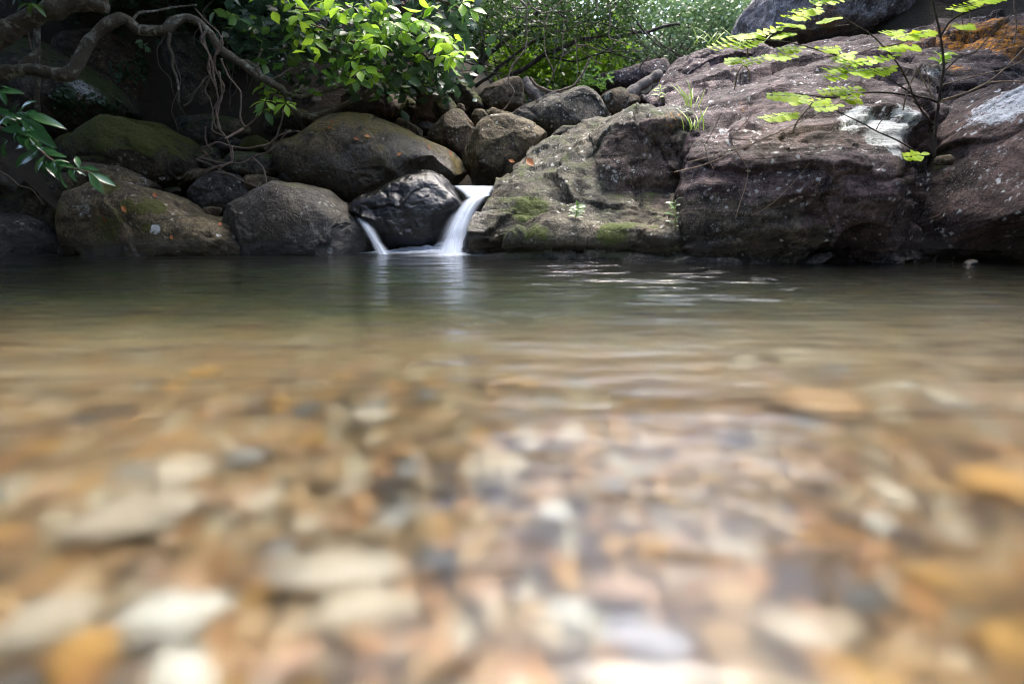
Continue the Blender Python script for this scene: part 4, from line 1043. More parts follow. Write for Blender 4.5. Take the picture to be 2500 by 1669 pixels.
for i, (x_, y_) in enumerate(BEH):
    forest_tree('tree', (x_, y_, -.6), 4.2, (0, .4), (x_ * .85, y_ * .85, 4.6), (2.9, 2.7, 3.2), 190, 40, .27, 'leaf_forest', 'forest tree behind the viewer on the near bank', 340 + i, group='trees on the near bank', spread=.42)

# ---------------------------------------------------------------- left bank: branches and roots
br = empty('curving_branch', P(20, 185, 5.6)); tag(br, 'bare lichened branch snaking in an S across the dark left bank', 'branch')
tube('limb', pp(C1([(-60,450),(60,415),(180,405),(300,425),(385,435),(430,400),(470,330),(520,240),(600,160),(690,110),(740,120),(800,172),(880,178),(960,175),(1005,132),(1080,105),(1150,128),(1220,200),(1270,280),(1340,330),(1430,390),(1500,450)]), 5.5, 6.3), .062, .040, M['bark'], br, 12, 7, .16, 3)
tube('limb', pp(C2([(310,440),(400,490),(460,530),(500,610),(545,660),(600,675),(700,655),(820,600),(900,570),(1000,520)]), 6.3, 6.9), .042, .022, M['bark'], br, 10, 7, .15, 4)
tube('side_branch', pp(C2([(460,535),(540,560),(640,545),(740,520),(830,500),(1000,515)]), 6.4, 6.9), .028, .012, M['bark'], br, 8, 7, .15, 5)
tube('side_branch', pp(C2([(330,440),(380,465),(440,440),(500,400),(560,390),(640,340)]), 6.3, 6.6), .022, .010, M['bark'], br, 8, 6, .15, 6)
tube('side_branch', pp(C2([(300,390),(320,310),(345,280),(420,290),(480,270)]), 6.3, 6.6), .016, .007, M['bark'], br, 7, 6, .15, 7)
tube('side_branch', pp(C2([(200,360),(260,370),(300,395),(320,440)]), 6.3, 6.3), .03, .03, M['bark'], br, 8, 5, .15, 8)
tube('knee', pp(C1([(130,390),(165,350),(205,315),(235,290)]), 5.6, 5.7), .04, .028, M['bark'], br, 9, 5, .2, 9)
tube('side_branch', pp(C1([(770,115),(810,75),(900,65),(1000,45),(1140,30)]), 5.9, 6.5), .014, .008, M['bark'], br, 7, 6, .2, 10)
tb = empty('broken_branch', P(0, 90, 5.2)); tag(tb, 'thick lichen-blotched branch with a broken end in the top left corner', 'branch')
tube('limb', pp(C1([(-90,290),(0,215),(80,160),(200,95),(330,50),(450,22),(540,20),(625,48)]), 5.2, 5.4), lambda t: np.interp(t, [0,.6,.93,1], [.085,.078,.068,.05]), 0, M['bark'], tb, 12, 7, .22, 13)
tube('stub', pp(C1([(585,25),(600,-20),(560,-60)]), 5.38), .05, .05, M['bark'], tb, 9, 4, .2, 14)
st = tube('thin_trunk', pp(C1([(208,90),(214,200),(216,300),(218,420),(215,560),(222,680)]), 6.0, 6.2), .030, .024, M['bark'], None, 8, 5, .2, 15); tag(st, 'thin upright ivy-dotted stem behind the glossy leaves', 'stem')
st = tube('hanging_root', pp(C1([(165,100),(165,200),(180,280),(200,310)]), 5.4), .010, .008, M['root'], None, 6, 5, .1, 16); tag(st, 'thin rootlet hanging from the broken branch', 'root')
hr = empty('hanging_root', P(440, 250, 6.0)); tag(hr, 'pale crooked root hanging from the S branch and bent back up', 'root')
tube('root', pp(C1([(992,185),(985,260),(1005,310),(1000,370),(1020,450),(1042,540),(1052,602)]), 6.0), .020, .011, M['bark'], hr, 8, 6, .2, 17, .02)
tube('root', pp(C1([(1052,602),(1105,580),(1160,510),(1190,460),(1250,430)]), 6.0, 6.1), .011, .008, M['bark'], hr, 7, 6, .2, 18, .02)
rt = empty('root_tangle', P(545, 400, 6.0)); tag(rt, 'tangle of thin aerial roots hanging to the dark stones', 'roots')
RT = [[(1150,120),(1180,260),(1220,370),(1250,500),(1270,620),(1270,740),(1310,790),(1340,870),(1360,935)],[(1300,210),(1252,400),(1300,520),(1230,650),(1260,740)],[(1290,330),(1310,430),(1370,500),(1400,560),(1380,680),(1410,745),(1480,690),(1505,650)],
      [(1150,930),(1205,900),(1180,860),(1250,830),(1320,850),(1400,862),(1470,858),(1560,810),(1625,740),(1640,650)],[(1150,930),(1280,950),(1400,932),(1530,900),(1640,812),(1700,770)],[(1280,960),(1180,1010),(1160,1080)],[(1260,1000),(1380,1030),(1500,1100)],
      [(1470,930),(1520,970),(1552,1065)],[(1205,740),(1185,800),(1200,850),(1235,870),(1205,905)],[(1200,180),(1165,250),(1230,330),(1215,420),(1255,520)],[(1270,420),(1290,560),(1255,640),(1275,745)],[(1330,850),(1330,920),(1300,950),(1270,985)],[(1140,930),(1195,942),(1240,960),(1340,945)],
      [(1240,700),(1225,760),(1300,790)],[(1130,60),(1195,130),(1260,190),(1290,260),(1245,345)],[(1410,745),(1350,780),(1310,800)],[(1205,370),(1235,450),(1205,540),(1240,600),(1225,690)],[(1310,1000),(1240,965),(1170,1000)],[(1560,860),(1600,800),(1680,770)]]
for i, q in enumerate(RT): tube('root', pp(C1(q), 6.05 - .1 * (i % 3), 6.0 - .08 * (i % 4)), .011 + .004 * (i % 3 == 0), .007, M['root'], rt, 6, 6, .2, 40 + i, .03)
rg = np.random.default_rng(64)
for i in range(8):
    x, y = rg.uniform(400, 640), rg.uniform(0, 120); q = [(x, y)]
    for _ in range(5): x += rg.normal() * 16; y += rg.uniform(18, 50); q.append((x, y))
    tube('root', pp(q, rg.uniform(6.2, 7.4)), .008, .004, M['root'], rt, 5, 5, .25, 700 + i, .03)
# low bare twig at the far left
tw = tube('dead_twig', pp(C1([(-10,985),(60,1030),(110,1075),(180,1095),(220,1140),(255,1190)]), 5.0), .008, .004, M['root'], None, 6, 5, .2, 61); tag(tw, 'bare drooping twig below the glossy leaves at left', 'twig')

thicket_spec = []
# ---------------------------------------------------------------- glossy shrub at the left edge
sh = empty('glossy_shrub', P(-60, 330, 3.9)); tag(sh, 'glossy dark-leaved shrub spray reaching in from the left edge', 'shrub')
def z1(x, y): return (x * 320 / 1568, 180 + y * 320 / 1568)
def zz(l): return [z1(*q) for q in l]
tube('stem', pp(zz([(-300,420),(-80,500),(150,510),(300,470)]), 3.9, 3.95), .012, .005, M['root'], sh, 7, 6)
tube('stem', pp(zz([(-300,560),(0,650),(250,700),(430,800),(520,950),(620,1030),(760,1110),(960,1150),(1080,1180)]), 3.9, 3.85), .013, .004, M['root'], sh, 7, 6)
GL = [((270,480),(780,600)),((230,490),(330,250)),((130,490),(-60,380)),((280,470),(440,430)),((250,240),(0,120)),((290,240),(-60,170)),((80,380),(0,170)),((260,530),(580,810)),((410,720),(-60,600)),((420,770),(130,700)),((200,740),(430,900)),
      ((460,930),(90,1090)),((480,960),(200,1060)),((470,1010),(360,1190)),((500,1020),(520,1250)),((520,960),(790,950)),((540,960),(640,850)),((510,920),(490,820)),((560,1040),(680,1220)),((720,1110),(710,1390)),((830,1120),(880,1280)),((950,1130),(900,950)),
      ((1060,1180),(1240,1440)),((1080,1180),(1390,1320)),((1000,1120),(1150,1120)),((90,800),(-40,1000)),((40,830),(40,1010)),((280,880),(100,870)),((640,1060),(800,1090)),((0,760),(110,800)),((150,500),(160,320)),((440,860),(300,800))]
rg = np.random.default_rng(77)
for q0 in range(44):
    sx = [(-40,480,0),(150,510,0),(280,470,0),(0,650,0),(200,690,0),(350,760,0),(480,900,0),(540,980,0),(640,1040,0),(760,1110,0),(900,1145,0),(60,520,0),(300,720,0),(420,800,0)][q0 % 14]
    an = rg.uniform(-.5, 2.6); LL = rg.uniform(110, 230)
    GL.append(((sx[0], sx[1]), (sx[0] + LL * math.cos(an), sx[1] + LL * math.sin(an) * .8)))
for i, (a, b) in enumerate(GL):
    dy = rg.uniform(-.12, .12)
    p0 = P(*z1(*a), 3.85 + dy); p1 = P(*z1(*b), 3.85 + dy + rg.uniform(-.1, .06))
    d = p1 - p0
    nr = Vector((rg.uniform(-.35, .35), -.62, .62 + rg.uniform(-.2, .2)))
    put_leaf(sh, leaf_mesh('leaf_gloss', i % 6, .17, .52, .2, .35), p0, d, nr, d.length * .96)

# ---------------------------------------------------------------- leafy tree overhanging the middle
tr = empty('leafy_tree', P(1042, 285, 8.0)); tag(tr, 'tree with rosettes of lime young leaves over dark old leaves, left of centre', 'tree')
tube('trunk', pp([(1040,300),(1044,255),(1038,205),(1022,150),(1005,80),(985,10),(965,-60)], 8.0, 7.2), .17, .07, M['trunk'], tr, 12, 7, .3, 71)
tube('trunk', pp([(1055,290),(1062,240),(1068,200),(1078,185)], 8.0, 7.9), .09, .05, M['trunk'], tr, 10, 6, .3, 72)
tube('trunk', pp([(1022,300),(1030,250),(1045,190),(1062,130)], 7.95, 7.7), .10, .05, M['trunk'], tr, 10, 6, .3, 73)
for i, q in enumerate([[(1005,80),(940,110),(880,130),(800,120),(740,100)],[(1020,150),(960,170),(900,180),(850,190)],[(1005,80),(1050,90),(1100,110)],[(985,10),(900,20),(820,30),(720,20)],[(1010,110),(1060,150),(1110,140)],[(965,-20),(1040,-10),(1110,15),(1130,25)],[(900,130),(840,90),(760,60)],[(640,200),(660,225),(690,240)]]):
    tube('branch', pp(q, 7.2, 6.2), .028, .008, M['trunk'], tr, 7, 6, .2, 80 + i)
ROS = C2([(530,25),(470,15),(490,125),(560,130),(690,10),(780,75),(860,40),(1020,20),(1050,45),(1070,75),(1490,20),(1535,60),(555,205),(620,240),(690,240),(740,200),(800,215),(860,200),(930,205),(985,215),(900,245),(960,255),(1000,285),(1020,265),(790,330),(850,350),(815,405),(830,450),(900,410),(960,440),(890,470),(1040,120),(1090,140),(1150,130),(1200,130),(1260,135),(1290,145),(1130,190),(1160,215),(1300,195),(1340,205),(1390,215),(1420,250),(1380,290),(1400,320),(1450,310),(1490,300),(1430,335),(345,505),(400,480),(420,540),(470,600),(350,590),(345,640)])
def rosette(parent, c, axis, n, size, mats, rg, wid=.24, off=None):
    axis = Vector(axis).normalized()
    u = axis.orthogonal().normalized(); v = axis.cross(u); a0 = rg.uniform(0, 6.28)
    for j in range(n):
        a = a0 + 6.283 * j / n + rg.uniform(-.3, .3)
        d = u * math.cos(a) + v * math.sin(a) + axis * rg.uniform(-.25, .35) + Vector((0, 0, -.18))
        nr = axis + d * .1 + Vector(rg.normal(size=3) * .12)
        put_leaf(parent, leaf_mesh(mats[int(rg.integers(len(mats)))], int(rg.integers(6)), wid, .6, .3, .28), c + d.normalized() * .012, d, nr, size * rg.uniform(.7, 1.15))
rg = np.random.default_rng(5)
nl = 0
for i, (x, y) in enumerate(ROS):
    Yd = 6.05 + .9 * abs(rg.normal()) * .5 + (.1 if x < 720 else 0)
    c = P(x, y, Yd)
    ax = (rg.uniform(-.3, .3), -.55 + rg.uniform(-.25, .2), .75)
    rosette(tr, c, ax, 5, .165, ['leaf_bright'] * 3 + ['leaf_mid'], rg, .25); nl += 5
cen = []
for _ in range(230):
    x, y = rg.uniform(560, 1135), rg.uniform(-60, 215)
    lim = 215 - 70 * abs((x - 880) / 300) ** 2
    if y > lim: continue
    cen.append(tuple(P(x, y, rg.uniform(6.5, 8.0))))
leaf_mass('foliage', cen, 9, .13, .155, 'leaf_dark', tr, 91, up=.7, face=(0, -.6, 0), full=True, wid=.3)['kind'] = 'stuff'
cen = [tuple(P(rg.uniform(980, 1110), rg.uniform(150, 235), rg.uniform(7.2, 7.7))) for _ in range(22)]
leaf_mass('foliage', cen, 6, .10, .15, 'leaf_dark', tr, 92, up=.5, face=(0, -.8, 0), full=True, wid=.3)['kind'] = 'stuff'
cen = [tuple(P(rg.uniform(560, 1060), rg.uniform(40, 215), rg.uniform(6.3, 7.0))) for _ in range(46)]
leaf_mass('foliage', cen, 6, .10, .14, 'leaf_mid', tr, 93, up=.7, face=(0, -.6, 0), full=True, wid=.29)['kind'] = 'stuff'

cen = [tuple(P(rg.uniform(640, 1130), rg.uniform(-30, 170), rg.uniform(5.9, 6.6))) for _ in range(16)]
leaf_mass('foliage', cen, 6, .07, .17, 'leaf_bright', tr, 94, up=.8, face=(0, -.6, 0), full=True, wid=.24)['kind'] = 'stuff'
# dark undergrowth along the top of the left bank
def thicket(name, x0, x1, y0, y1, Y0, Y1, cnt, per, spread, size, mat, label, seed, up=.6, face=None, stems=8, full=False, cat='shrub', sm='twig', sr=.012):
    rg = np.random.default_rng(seed)
    e = empty(name, P((x0 + x1) / 2, y1, (Y0 + Y1) / 2)); tag(e, label, cat)
    cen = [tuple(P(rg.uniform(x0, x1), rg.uniform(y0, y1), rg.uniform(Y0, Y1))) for _ in range(cnt)]
    for i in range(stems):
        a = P(rg.uniform(x0, x1), y1 + 20, rg.uniform(Y0, Y1)); b = Vector(cen[int(rg.integers(cnt))])
        tube('stem', [a, a.lerp(b, .5) + Vector(rg.normal(size=3) * .15), b], sr, sr * .4, M[sm], e, 6, 5, .2, seed + i)
    leaf_mass('foliage', cen, per, spread, size, mat, e, seed, up, face, full)['kind'] = 'stuff'
    return e
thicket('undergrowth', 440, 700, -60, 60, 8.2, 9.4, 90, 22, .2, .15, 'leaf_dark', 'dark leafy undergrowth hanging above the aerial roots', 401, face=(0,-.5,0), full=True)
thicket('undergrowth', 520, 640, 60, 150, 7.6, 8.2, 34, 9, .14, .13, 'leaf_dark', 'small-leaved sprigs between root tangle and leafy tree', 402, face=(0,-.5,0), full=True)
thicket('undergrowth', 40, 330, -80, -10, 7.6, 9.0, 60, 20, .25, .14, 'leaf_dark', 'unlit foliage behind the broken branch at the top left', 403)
thicket('undergrowth', -700, -60, -100, 330, 6.6, 8.0, 70, 26, .3, .2, 'leaf_forest', 'leafy undergrowth added out of view at the far left to shut off the sky', 404)  # unseen thicket, added to block the sky beside the pool
for i, (x, y, n_) in enumerate([(75, 8, 9)]):
    e = empty('sprig', P(x, y, 5.15)); tag(e, 'little green sprig growing on the broken branch', 'plant')
    rosette(e, P(x, y, 5.12), (.1, -.5, .8), n_, .12, ['leaf_mid'], rg, .16)

# ---------------------------------------------------------------- back of the stream: tangled trees
T3 = empty('tangled_tree', P(1165, 245, 10.0)); tag(T3, 'dark leaning tree with tangled boughs over the stream behind the boulders', 'tree')
BO = [([(1150,252),(1165,240),(1250,185),(1330,135),(1420,98),(1550,82),(1660,60)], .085, .03),([(1120,240),(1150,190),(1210,120),(1280,60),(1360,0),(1420,-60)], .07, .03),([(1160,215),(1240,150),(1290,110),(1370,70),(1450,20),(1500,-40)], .045, .015),
      ([(1150,120),(1200,100),(1280,70),(1370,60),(1460,45),(1560,10)], .035, .012),([(1150,200),(1175,140),(1185,60),(1230,-30)], .04, .02),([(1330,135),(1400,150),(1480,130),(1570,150),(1640,120)], .022, .008),
      ([(1500,0),(1560,60),(1620,110),(1680,140)], .022, .008),([(1230,30),(1300,45),(1380,30),(1470,60),(1560,95)], .015, .006),([(1110,90),(1150,110),(1200,150),(1260,165)], .02, .008),([(1160,20),(1240,60),(1330,110),(1400,170)], .014, .006),
      ([(1130,150),(1180,175),(1210,220)], .02, .01),([(1140,60),(1190,85),(1250,75),(1300,95)], .015, .006)]
for i, (q, a, b) in enumerate(BO): tube('bough', pp(q, 10.2, 9.9), a * .7, b * .7, M['twig'], T3, 8, 7, .2, 120 + i, .03)
rg = np.random.default_rng(15)
cen = [tuple(P(rg.uniform(1110, 1560), rg.uniform(-60, 95), rg.uniform(9.2, 10.8))) for _ in range(150)]
leaf_mass('crown', cen, 40, .2, .08, 'leaf_forest', T3, 131, full=False)['kind'] = 'stuff'
cen = [tuple(P(*q, rg.uniform(10.4, 11.4))) for q in [(rg.uniform(1215, 1520), rg.uniform(60, 190)) for _ in range(95)]]
leaf_mass('crown', cen, 26, .17, .12, 'leaf_back', T3, 132, up=.2, face=(0, -.7, 0), full=True)['kind'] = 'stuff'
cen = [tuple(P(rg.uniform(1420, 1480), rg.uniform(170, 215), rg.uniform(8.7, 9.0))) for _ in range(10)]
leaf_mass('crown', cen, 9, .07, .13, 'leaf_mid', T3, 133, up=.6, face=(0, -.4, 0), full=True, wid=.16)['kind'] = 'stuff'
rg = np.random.default_rng(16)
for i in range(54):
    x, y = rg.uniform(1110, 1600), rg.uniform(-40, 170); a = rg.uniform(-.9, .9); L = rg.uniform(60, 170)
    q = [(x, y)]
    for _ in range(4):
        a += rg.normal() * .45; x += math.cos(a) * L / 4 * (1 if i % 2 else -1); y += math.sin(a) * L / 4; q.append((x, y))
    tube('twig', pp(q, rg.uniform(9.0, 9.9)), rg.uniform(.006, .016), .004, M['twig' if i % 3 else 'root'], T3, 5, 4, .2, 600 + i)
VN = [([(1270,0),(1286,25),(1286,76),(1282,122),(1252,164),(1242,198),(1254,223),(1235,261),(1214,282)], .013, 'long pale vine looping down to the tan-topped boulder'),
      ([(1292,190),(1318,212),(1352,224),(1398,210),(1422,180),(1440,142)], .020, 'thick drooping vine sagging in a U above the granite boulder'),
      ([(1300,200),(1330,222),(1365,228),(1410,218)], .016, 'second sagging vine just under the thick one'),
      ([(1375,80),(1374,125),(1360,160),(1340,200),(1330,230),(1320,270),(1304,295)], .010, 'straight thin vine falling onto the granite boulder'),
      ([(1290,0),(1300,20),(1320,33),(1345,30),(1365,10),(1382,0)], .012, 'short vine loop hanging at the top edge centre'),
      ([(1342,35),(1330,60),(1328,100),(1334,135),(1350,175)], .010, 'wavy vine inside the backlit leaves'),
      ([(1490,10),(1492,40),(1487,90),(1510,102),(1540,110)], .011, 'kinked vine before the pale shrub'),
      ([(1242,0),(1262,30),(1256,45),(1232,46),(1205,18)], .009, 'small looped tendril left of the long pale vine'),
      ([(1338,240),(1342,262),(1346,290),(1344,312)], .009, 'thin rootlet on the face of the granite boulder'),
      ([(1455,30),(1460,0),(1458,-30)], .011, 'pale vine end at the top edge right of centre'),
      ([(1358,60),(1356,120),(1352,170),(1354,210)], .008, 'straight dark vine behind the sagging vines'),
      ([(1400,90),(1410,140),(1412,180),(1400,215)], .008, 'thin vine right of the sagging U vine')]
for i, (q, r_, lb) in enumerate(VN):
    o = tube('hanging_vine', pp(q, 8.4 + .12 * (i % 4)), r_, r_ * .7, M['root'] if i != 10 else M['twig'], None, 6, 7, .15, 140 + i, .02); tag(o, lb, 'vine')
# fallen logs
o = tube('fallen_log', pp([(1535,236),(1560,216),(1585,196),(1612,180)], 8.9, 9.0), .10, .075, M['log'], None, 14, 8, .3, 151, .02); tag(o, 'weathered grey log leaning over the dark gap right of the lichen-disc boulder', 'log')
o = tube('fallen_log', pp([(1277,196),(1292,214),(1308,234),(1322,256)], 8.95, 8.9), .085, .06, M['log'], None, 14, 8, .3, 152, .02); tag(o, 'short grey log slanting down behind the granite boulder', 'log')
# pale shrub on the far bank
PS = empty('pale_shrub', P(1640, 165, 12.2)); tag(PS, 'dense pale-leaved shrub in brighter light beyond the slab, top centre right', 'shrub')
rg = np.random.default_rng(19)
for i in range(14):
    a = P(rg.uniform(1520, 1760), 175, 12.2); b = P(rg.uniform(1480, 1800), rg.uniform(0, 110), rg.uniform(11.4, 12.6))
    tube('stem', [a, a.lerp(b, .5) + Vector(rg.normal(size=3) * .2), b], .025, .008, M['root'], PS, 6, 5, .2, 160 + i)
cen = [tuple(P(rg.uniform(1490, 1850), rg.uniform(-50, 135), rg.uniform(11.2, 12.8))) for _ in range(230)]
cen = [c for c in cen if True]
leaf_mass('crown', cen, 46, .2, .085, 'leaf_pale', PS, 171, up=.8, face=(0, -.3, 0), full=False, keep=GAP)['kind'] = 'stuff'
# forest further back, each tree with its own crown
FB = [((-2.2, 13.5, 3.2), 3.4, (-2.2, 13.2, 5.2), (2.0, 1.6, 2.2)), ((.6, 15.0, 3.0), 3.0, (.6, 15.0, 4.6), (2.0, 1.6, 2.6)), ((3.2, 16.0, 3.0), 2.6, (3.2, 15.8, 4.4), (2.2, 1.6, 2.2)), ((6.0, 16.5, 4.2), 2.4, (6.0, 16.2, 4.8), (2.2, 1.6, 1.9)), ((-6.5, 13.0, 4.6), 3.2, (-6.3, 12.8, 6.4), (2.6, 1.8, 2.2)), ((1.8, 13.0, 2.4), 1.6, (1.8, 13.0, 3.0), (1.6, 1.2, 1.3))]
LBF = ['dark forest tree far back above the leafy tree', 'forest tree in the dim gap behind the tangled boughs', 'forest tree closing the valley behind the pale shrub', 'forest tree behind the pale shrub towards the crag', 'forest tree on the dark slope far left', 'low bushy tree just behind the backlit leaves']
for i, (b_, h_, c_, r_) in enumerate(FB):
    forest_tree('tree', b_, h_, (0, 0), c_, r_, 130, 44, .17, 'leaf_forest', LBF[i], 420 + i, spread=.32)

# ---------------------------------------------------------------- sapling and dry twigs on the right
SP_ = empty('sapling', P(2282, 390, 4.25)); tag(SP_, 'slender dark-stemmed sapling with lime pinnate leaves in front of the slab', 'sapling')
for i, (q, a, b) in enumerate([(C5([(905,915),(918,700),(928,600),(945,480),(962,380),(940,200),(905,60),(880,-60)]), .011, .006),(C5([(905,720),(850,660),(800,580),(760,500),(700,400),(640,310),(570,240),(470,160),(400,110),(320,60)]), .008, .003),
        (C5([(925,600),(820,560),(700,540),(560,535),(460,545),(330,560),(200,560),(60,545),(-60,550)]), .008, .003),(C5([(900,590),(780,540),(650,460),(580,425)]), .008, .004),(C5([(940,215),(1000,130),(1100,75),(1200,40),(1330,-20)]), .009, .004),
        (C5([(930,205),(830,225),(700,250),(560,280),(440,330)]), .005, .003),(C5([(850,910),(700,820),(560,760),(430,690),(330,640)]), .007, .003),(C5([(560,760),(600,700),(710,680)]), .004, .003),(C5([(330,330),(200,290),(60,255),(-150,235),(-300,240)]), .005, .003),
        (C5([(410,145),(240,160),(100,180),(-60,190)]), .004, .002),(C5([(965,400),(1050,330),(1150,300),(1250,190),(1380,60)]), .006, .003)]):
    tube('stem' if i == 0 else 'twig', pp(q, 4.2, 4.05 + .05 * (i % 3)), a, b, M['twig'], SP_, 6, 6, .12, 180 + i, .01)
LV = [(1727,122,1800,92),(1775,118,1850,98),(1780,92,1862,80),(1840,82,1903,68),(1765,152,1800,146),(1800,157,1870,140),(1862,137,1925,138),(1895,123,1945,118),(1905,58,1950,62),(1915,43,1962,40),(1930,32,1992,22),(1975,8,2052,0),(1985,15,2010,-10),(2000,53,2035,47),(1995,124,2040,116),(1887,89,1922,86),
      (2010,174,2090,150),(2050,160,2176,138),(2090,186,2172,166),(2010,192,2052,180),(2060,175,2130,172),(1865,232,1952,236),(1920,252,1955,240),(1960,252,2015,243),(1980,263,2037,259),(1855,291,1936,278),(1990,226,2080,216),(2040,236,2092,224),(2055,246,2092,243),
      (2150,82,2190,77),(2180,96,2232,84),(2235,86,2268,77),(2155,124,2200,112),(2205,119,2226,114),(2325,66,2360,62),(2318,26,2382,8),(2370,6,2432,-4),(2200,384,2242,378),(2030,150,2070,135)]
_leaflet = leaf_mesh('leaf_lime', 1, .34, .55, .05, .12)
_leaflet2 = leaf_mesh('leaf_lime', 3, .30, .55, .05, .12)
rg = np.random.default_rng(33)
for i, (x0, y0, x1, y1) in enumerate(LV):
    Yd = 4.05 + rg.uniform(-.15, .2)
    a, b = P(x0, y0, Yd), P(x1, y1, Yd + rg.uniform(-.12, .12)); d = b - a; L = d.length; d.normalize()
    pl = Vector((rg.uniform(-.15, .15), -.50, .86)).normalized()
    e = empty('leaf', a - SP_.location); e.parent = SP_
    X, F = tube_geo([a, a.lerp(b, .5), b], .0022, .0012, 4, 2, 0)
    q = mesh_obj('rachis', X - np.array(a), F, M['leaf_lime'] if False else M['grassy']); q.parent = e; q.location = (0, 0, 0)
    me = q.data; n_ = len(me.vertices); me.vertices.foreach_set('co', (X - np.array(a)).astype(np.float32).ravel()); me.update()
    side = d.cross(pl).normalized(); k_ = max(4, int(L / .038))
    for j in range(k_):
        t = (j + .6) / k_; c = a + d * L * t
        ln = .10 * (1 - .35 * abs(t - .5) * 2) * rg.uniform(.85, 1.15)
        for s in (-1, 1):
            dd = d * .45 + side * s + Vector((0, 0, -.08))
            put_leaf(e, _leaflet if (j + s) % 2 else _leaflet2, c, dd, pl + Vector(rg.normal(size=3) * .12), ln, 'leaflet', off=a)
    put_leaf(e, _leaflet, b, d, pl, .07, 'leaflet', off=a)
# dry stems
DS = [([(1645,420),(1710,405),(1765,385),(1840,350),(1900,322),(1945,300),(2010,270),(2080,235)], .0045, 'long dry twig slanting across the slab face'),
      ([(1678,397),(1735,383),(1790,365),(1850,345),(1880,330)], .004, 'shorter dry twig crossing just above the long one'),
      ([(1720,357),(1745,310),(1762,275)], .004, 'forked dry stem standing on the slab edge'),([(1720,357),(1730,390),(1742,415)], .0035, 'broken dry stem hanging from the fork'),
      ([(1782,340),(1800,370),(1824,405),(1822,440),(1808,490),(1795,535)], .004, 'thin crooked straw dangling down the slab face'),([(1785,335),(1820,300),(1845,265)], .004, 'thin straw rising above the crooked one'),
      ([(1835,525),(1880,500),(1930,455),(1975,400),(2010,340),(2050,280)], .0025, 'hair-thin arching straw low on the slab face'),([(1795,340),(1890,338),(1960,305)], .003, 'level dry straw before the slab'),
      ([(2298,245),(2360,225),(2420,202),(2500,200),(2560,215)], .008, 'pale green-brown shoot leaning in from the right edge'),([(2290,210),(2370,190),(2440,172),(2510,140)], .005, 'dry stem above the pale shoot at right'),([(2295,252),(2380,220),(2440,180),(2510,110)], .005, 'crossing dry stem at the right'),
      ([(1934,330),(1945,300),(1965,275),(1985,250)], .007, 'broad dry grass blade drooping by the sapling leaves'),([(1792,220),(1800,180),(1815,160),(1828,175),(1830,200)], .005, 'looped dry grass stalk under the lime leaves'),([(1824,140),(1826,110),(1822,85)], .006, 'upright dry stalk in the lime leaves'),
      ([(2205,270),(2212,235),(2222,205),(2240,165)], .006, 'curved brown straw left of the sapling stem'),([(2235,160),(2255,200),(2275,240)], .005, 'bent brown straw beside the sapling stem'),([(2258,165),(2268,205),(2270,245)], .004, 'fine brown straw touching the sapling stem'),
      ([(2370,0),(2368,50),(2372,100)], .006, 'dead upright reed at the top right corner'),([(2345,20),(2350,60),(2352,90)], .006, 'dead reed before the orange lichen'),([(2478,0),(2480,60),(2476,110)], .008, 'tallest dead reed near the right edge'),([(2440,110),(2465,60),(2495,40)], .005, 'arched dead grass at the right edge')]
for i, (q, r_, lb) in enumerate(DS):
    Yd = 4.0 if q[0][1] > 230 else (6.2 if q[0][0] > 2340 else 4.3)
    o = tube('dry_stem', pp(q, Yd, Yd - .05), r_, r_ * .7, M['straw'], None, 5, 5, .1, 210 + i, .006); tag(o, lb, 'stem')

# ---------------------------------------------------------------- small plants on the rocks
def on_rock(label, px, py):
    o = ROCKS[label]
    h = o.ray_cast(EYE - o.location, ray(px, py).normalized())
    return (h[1] + o.location, h[2]) if h[0] else (P(px, py, 5), Vector((0, -1, .3)))
RAMP, SLAB = 'broad greenish-brown rock ramp just right of the waterfall, ledged and lichen-streaked', 'huge plum-grey rock slab with a dark face and ridged top sloping up behind twigs'
def grass(name, label, px, py, rock, n_, hgt, seed, spread=.05, droop=.4, mat='grassy', base=None):
    rg = np.random.default_rng(seed)
    p = base or on_rock(rock, px, py)[0]
    e = empty(name, p); tag(e, label, 'grass')
    for j in range(n_):
        a = rg.uniform(0, 6.28); d = Vector((math.cos(a) * droop, math.sin(a) * droop * .6 - .15, 1)); L = hgt * rg.uniform(.5, 1.15)
        b = p + Vector((rg.normal() * spread, rg.normal() * spread * .5, 0))
        put_leaf(e, leaf_mesh(mat, int(rg.integers(4)), .028, .45, .5, .2), b, d, Vector((d.x * -.5, -1, .3)), L, 'blade')
grass('grass_tuft', 'tall green grass tuft growing in the notch between ramp and slab', 1690, 318, SLAB, 9, .22, 61, .03, base=P(1692, 318, 4.62))
grass('grass_tuft', 'small grass tuft on the ledge above the big tuft', 1683, 255, RAMP, 10, .25, 62, .03, base=P(1683, 262, 5.5))
grass('grass_tuft', 'wide blond grass tuft under the lime leaves at the slab top', 1800, 100, SLAB, 14, .34, 63, .2, .6, base=P(1805, 118, 7.9))
grass('grass_tuft', 'pale grass tuft on the ledge left of the lime leaves', 1730, 90, SLAB, 8, .3, 64, .15, .6, base=P(1728, 110, 8.8))
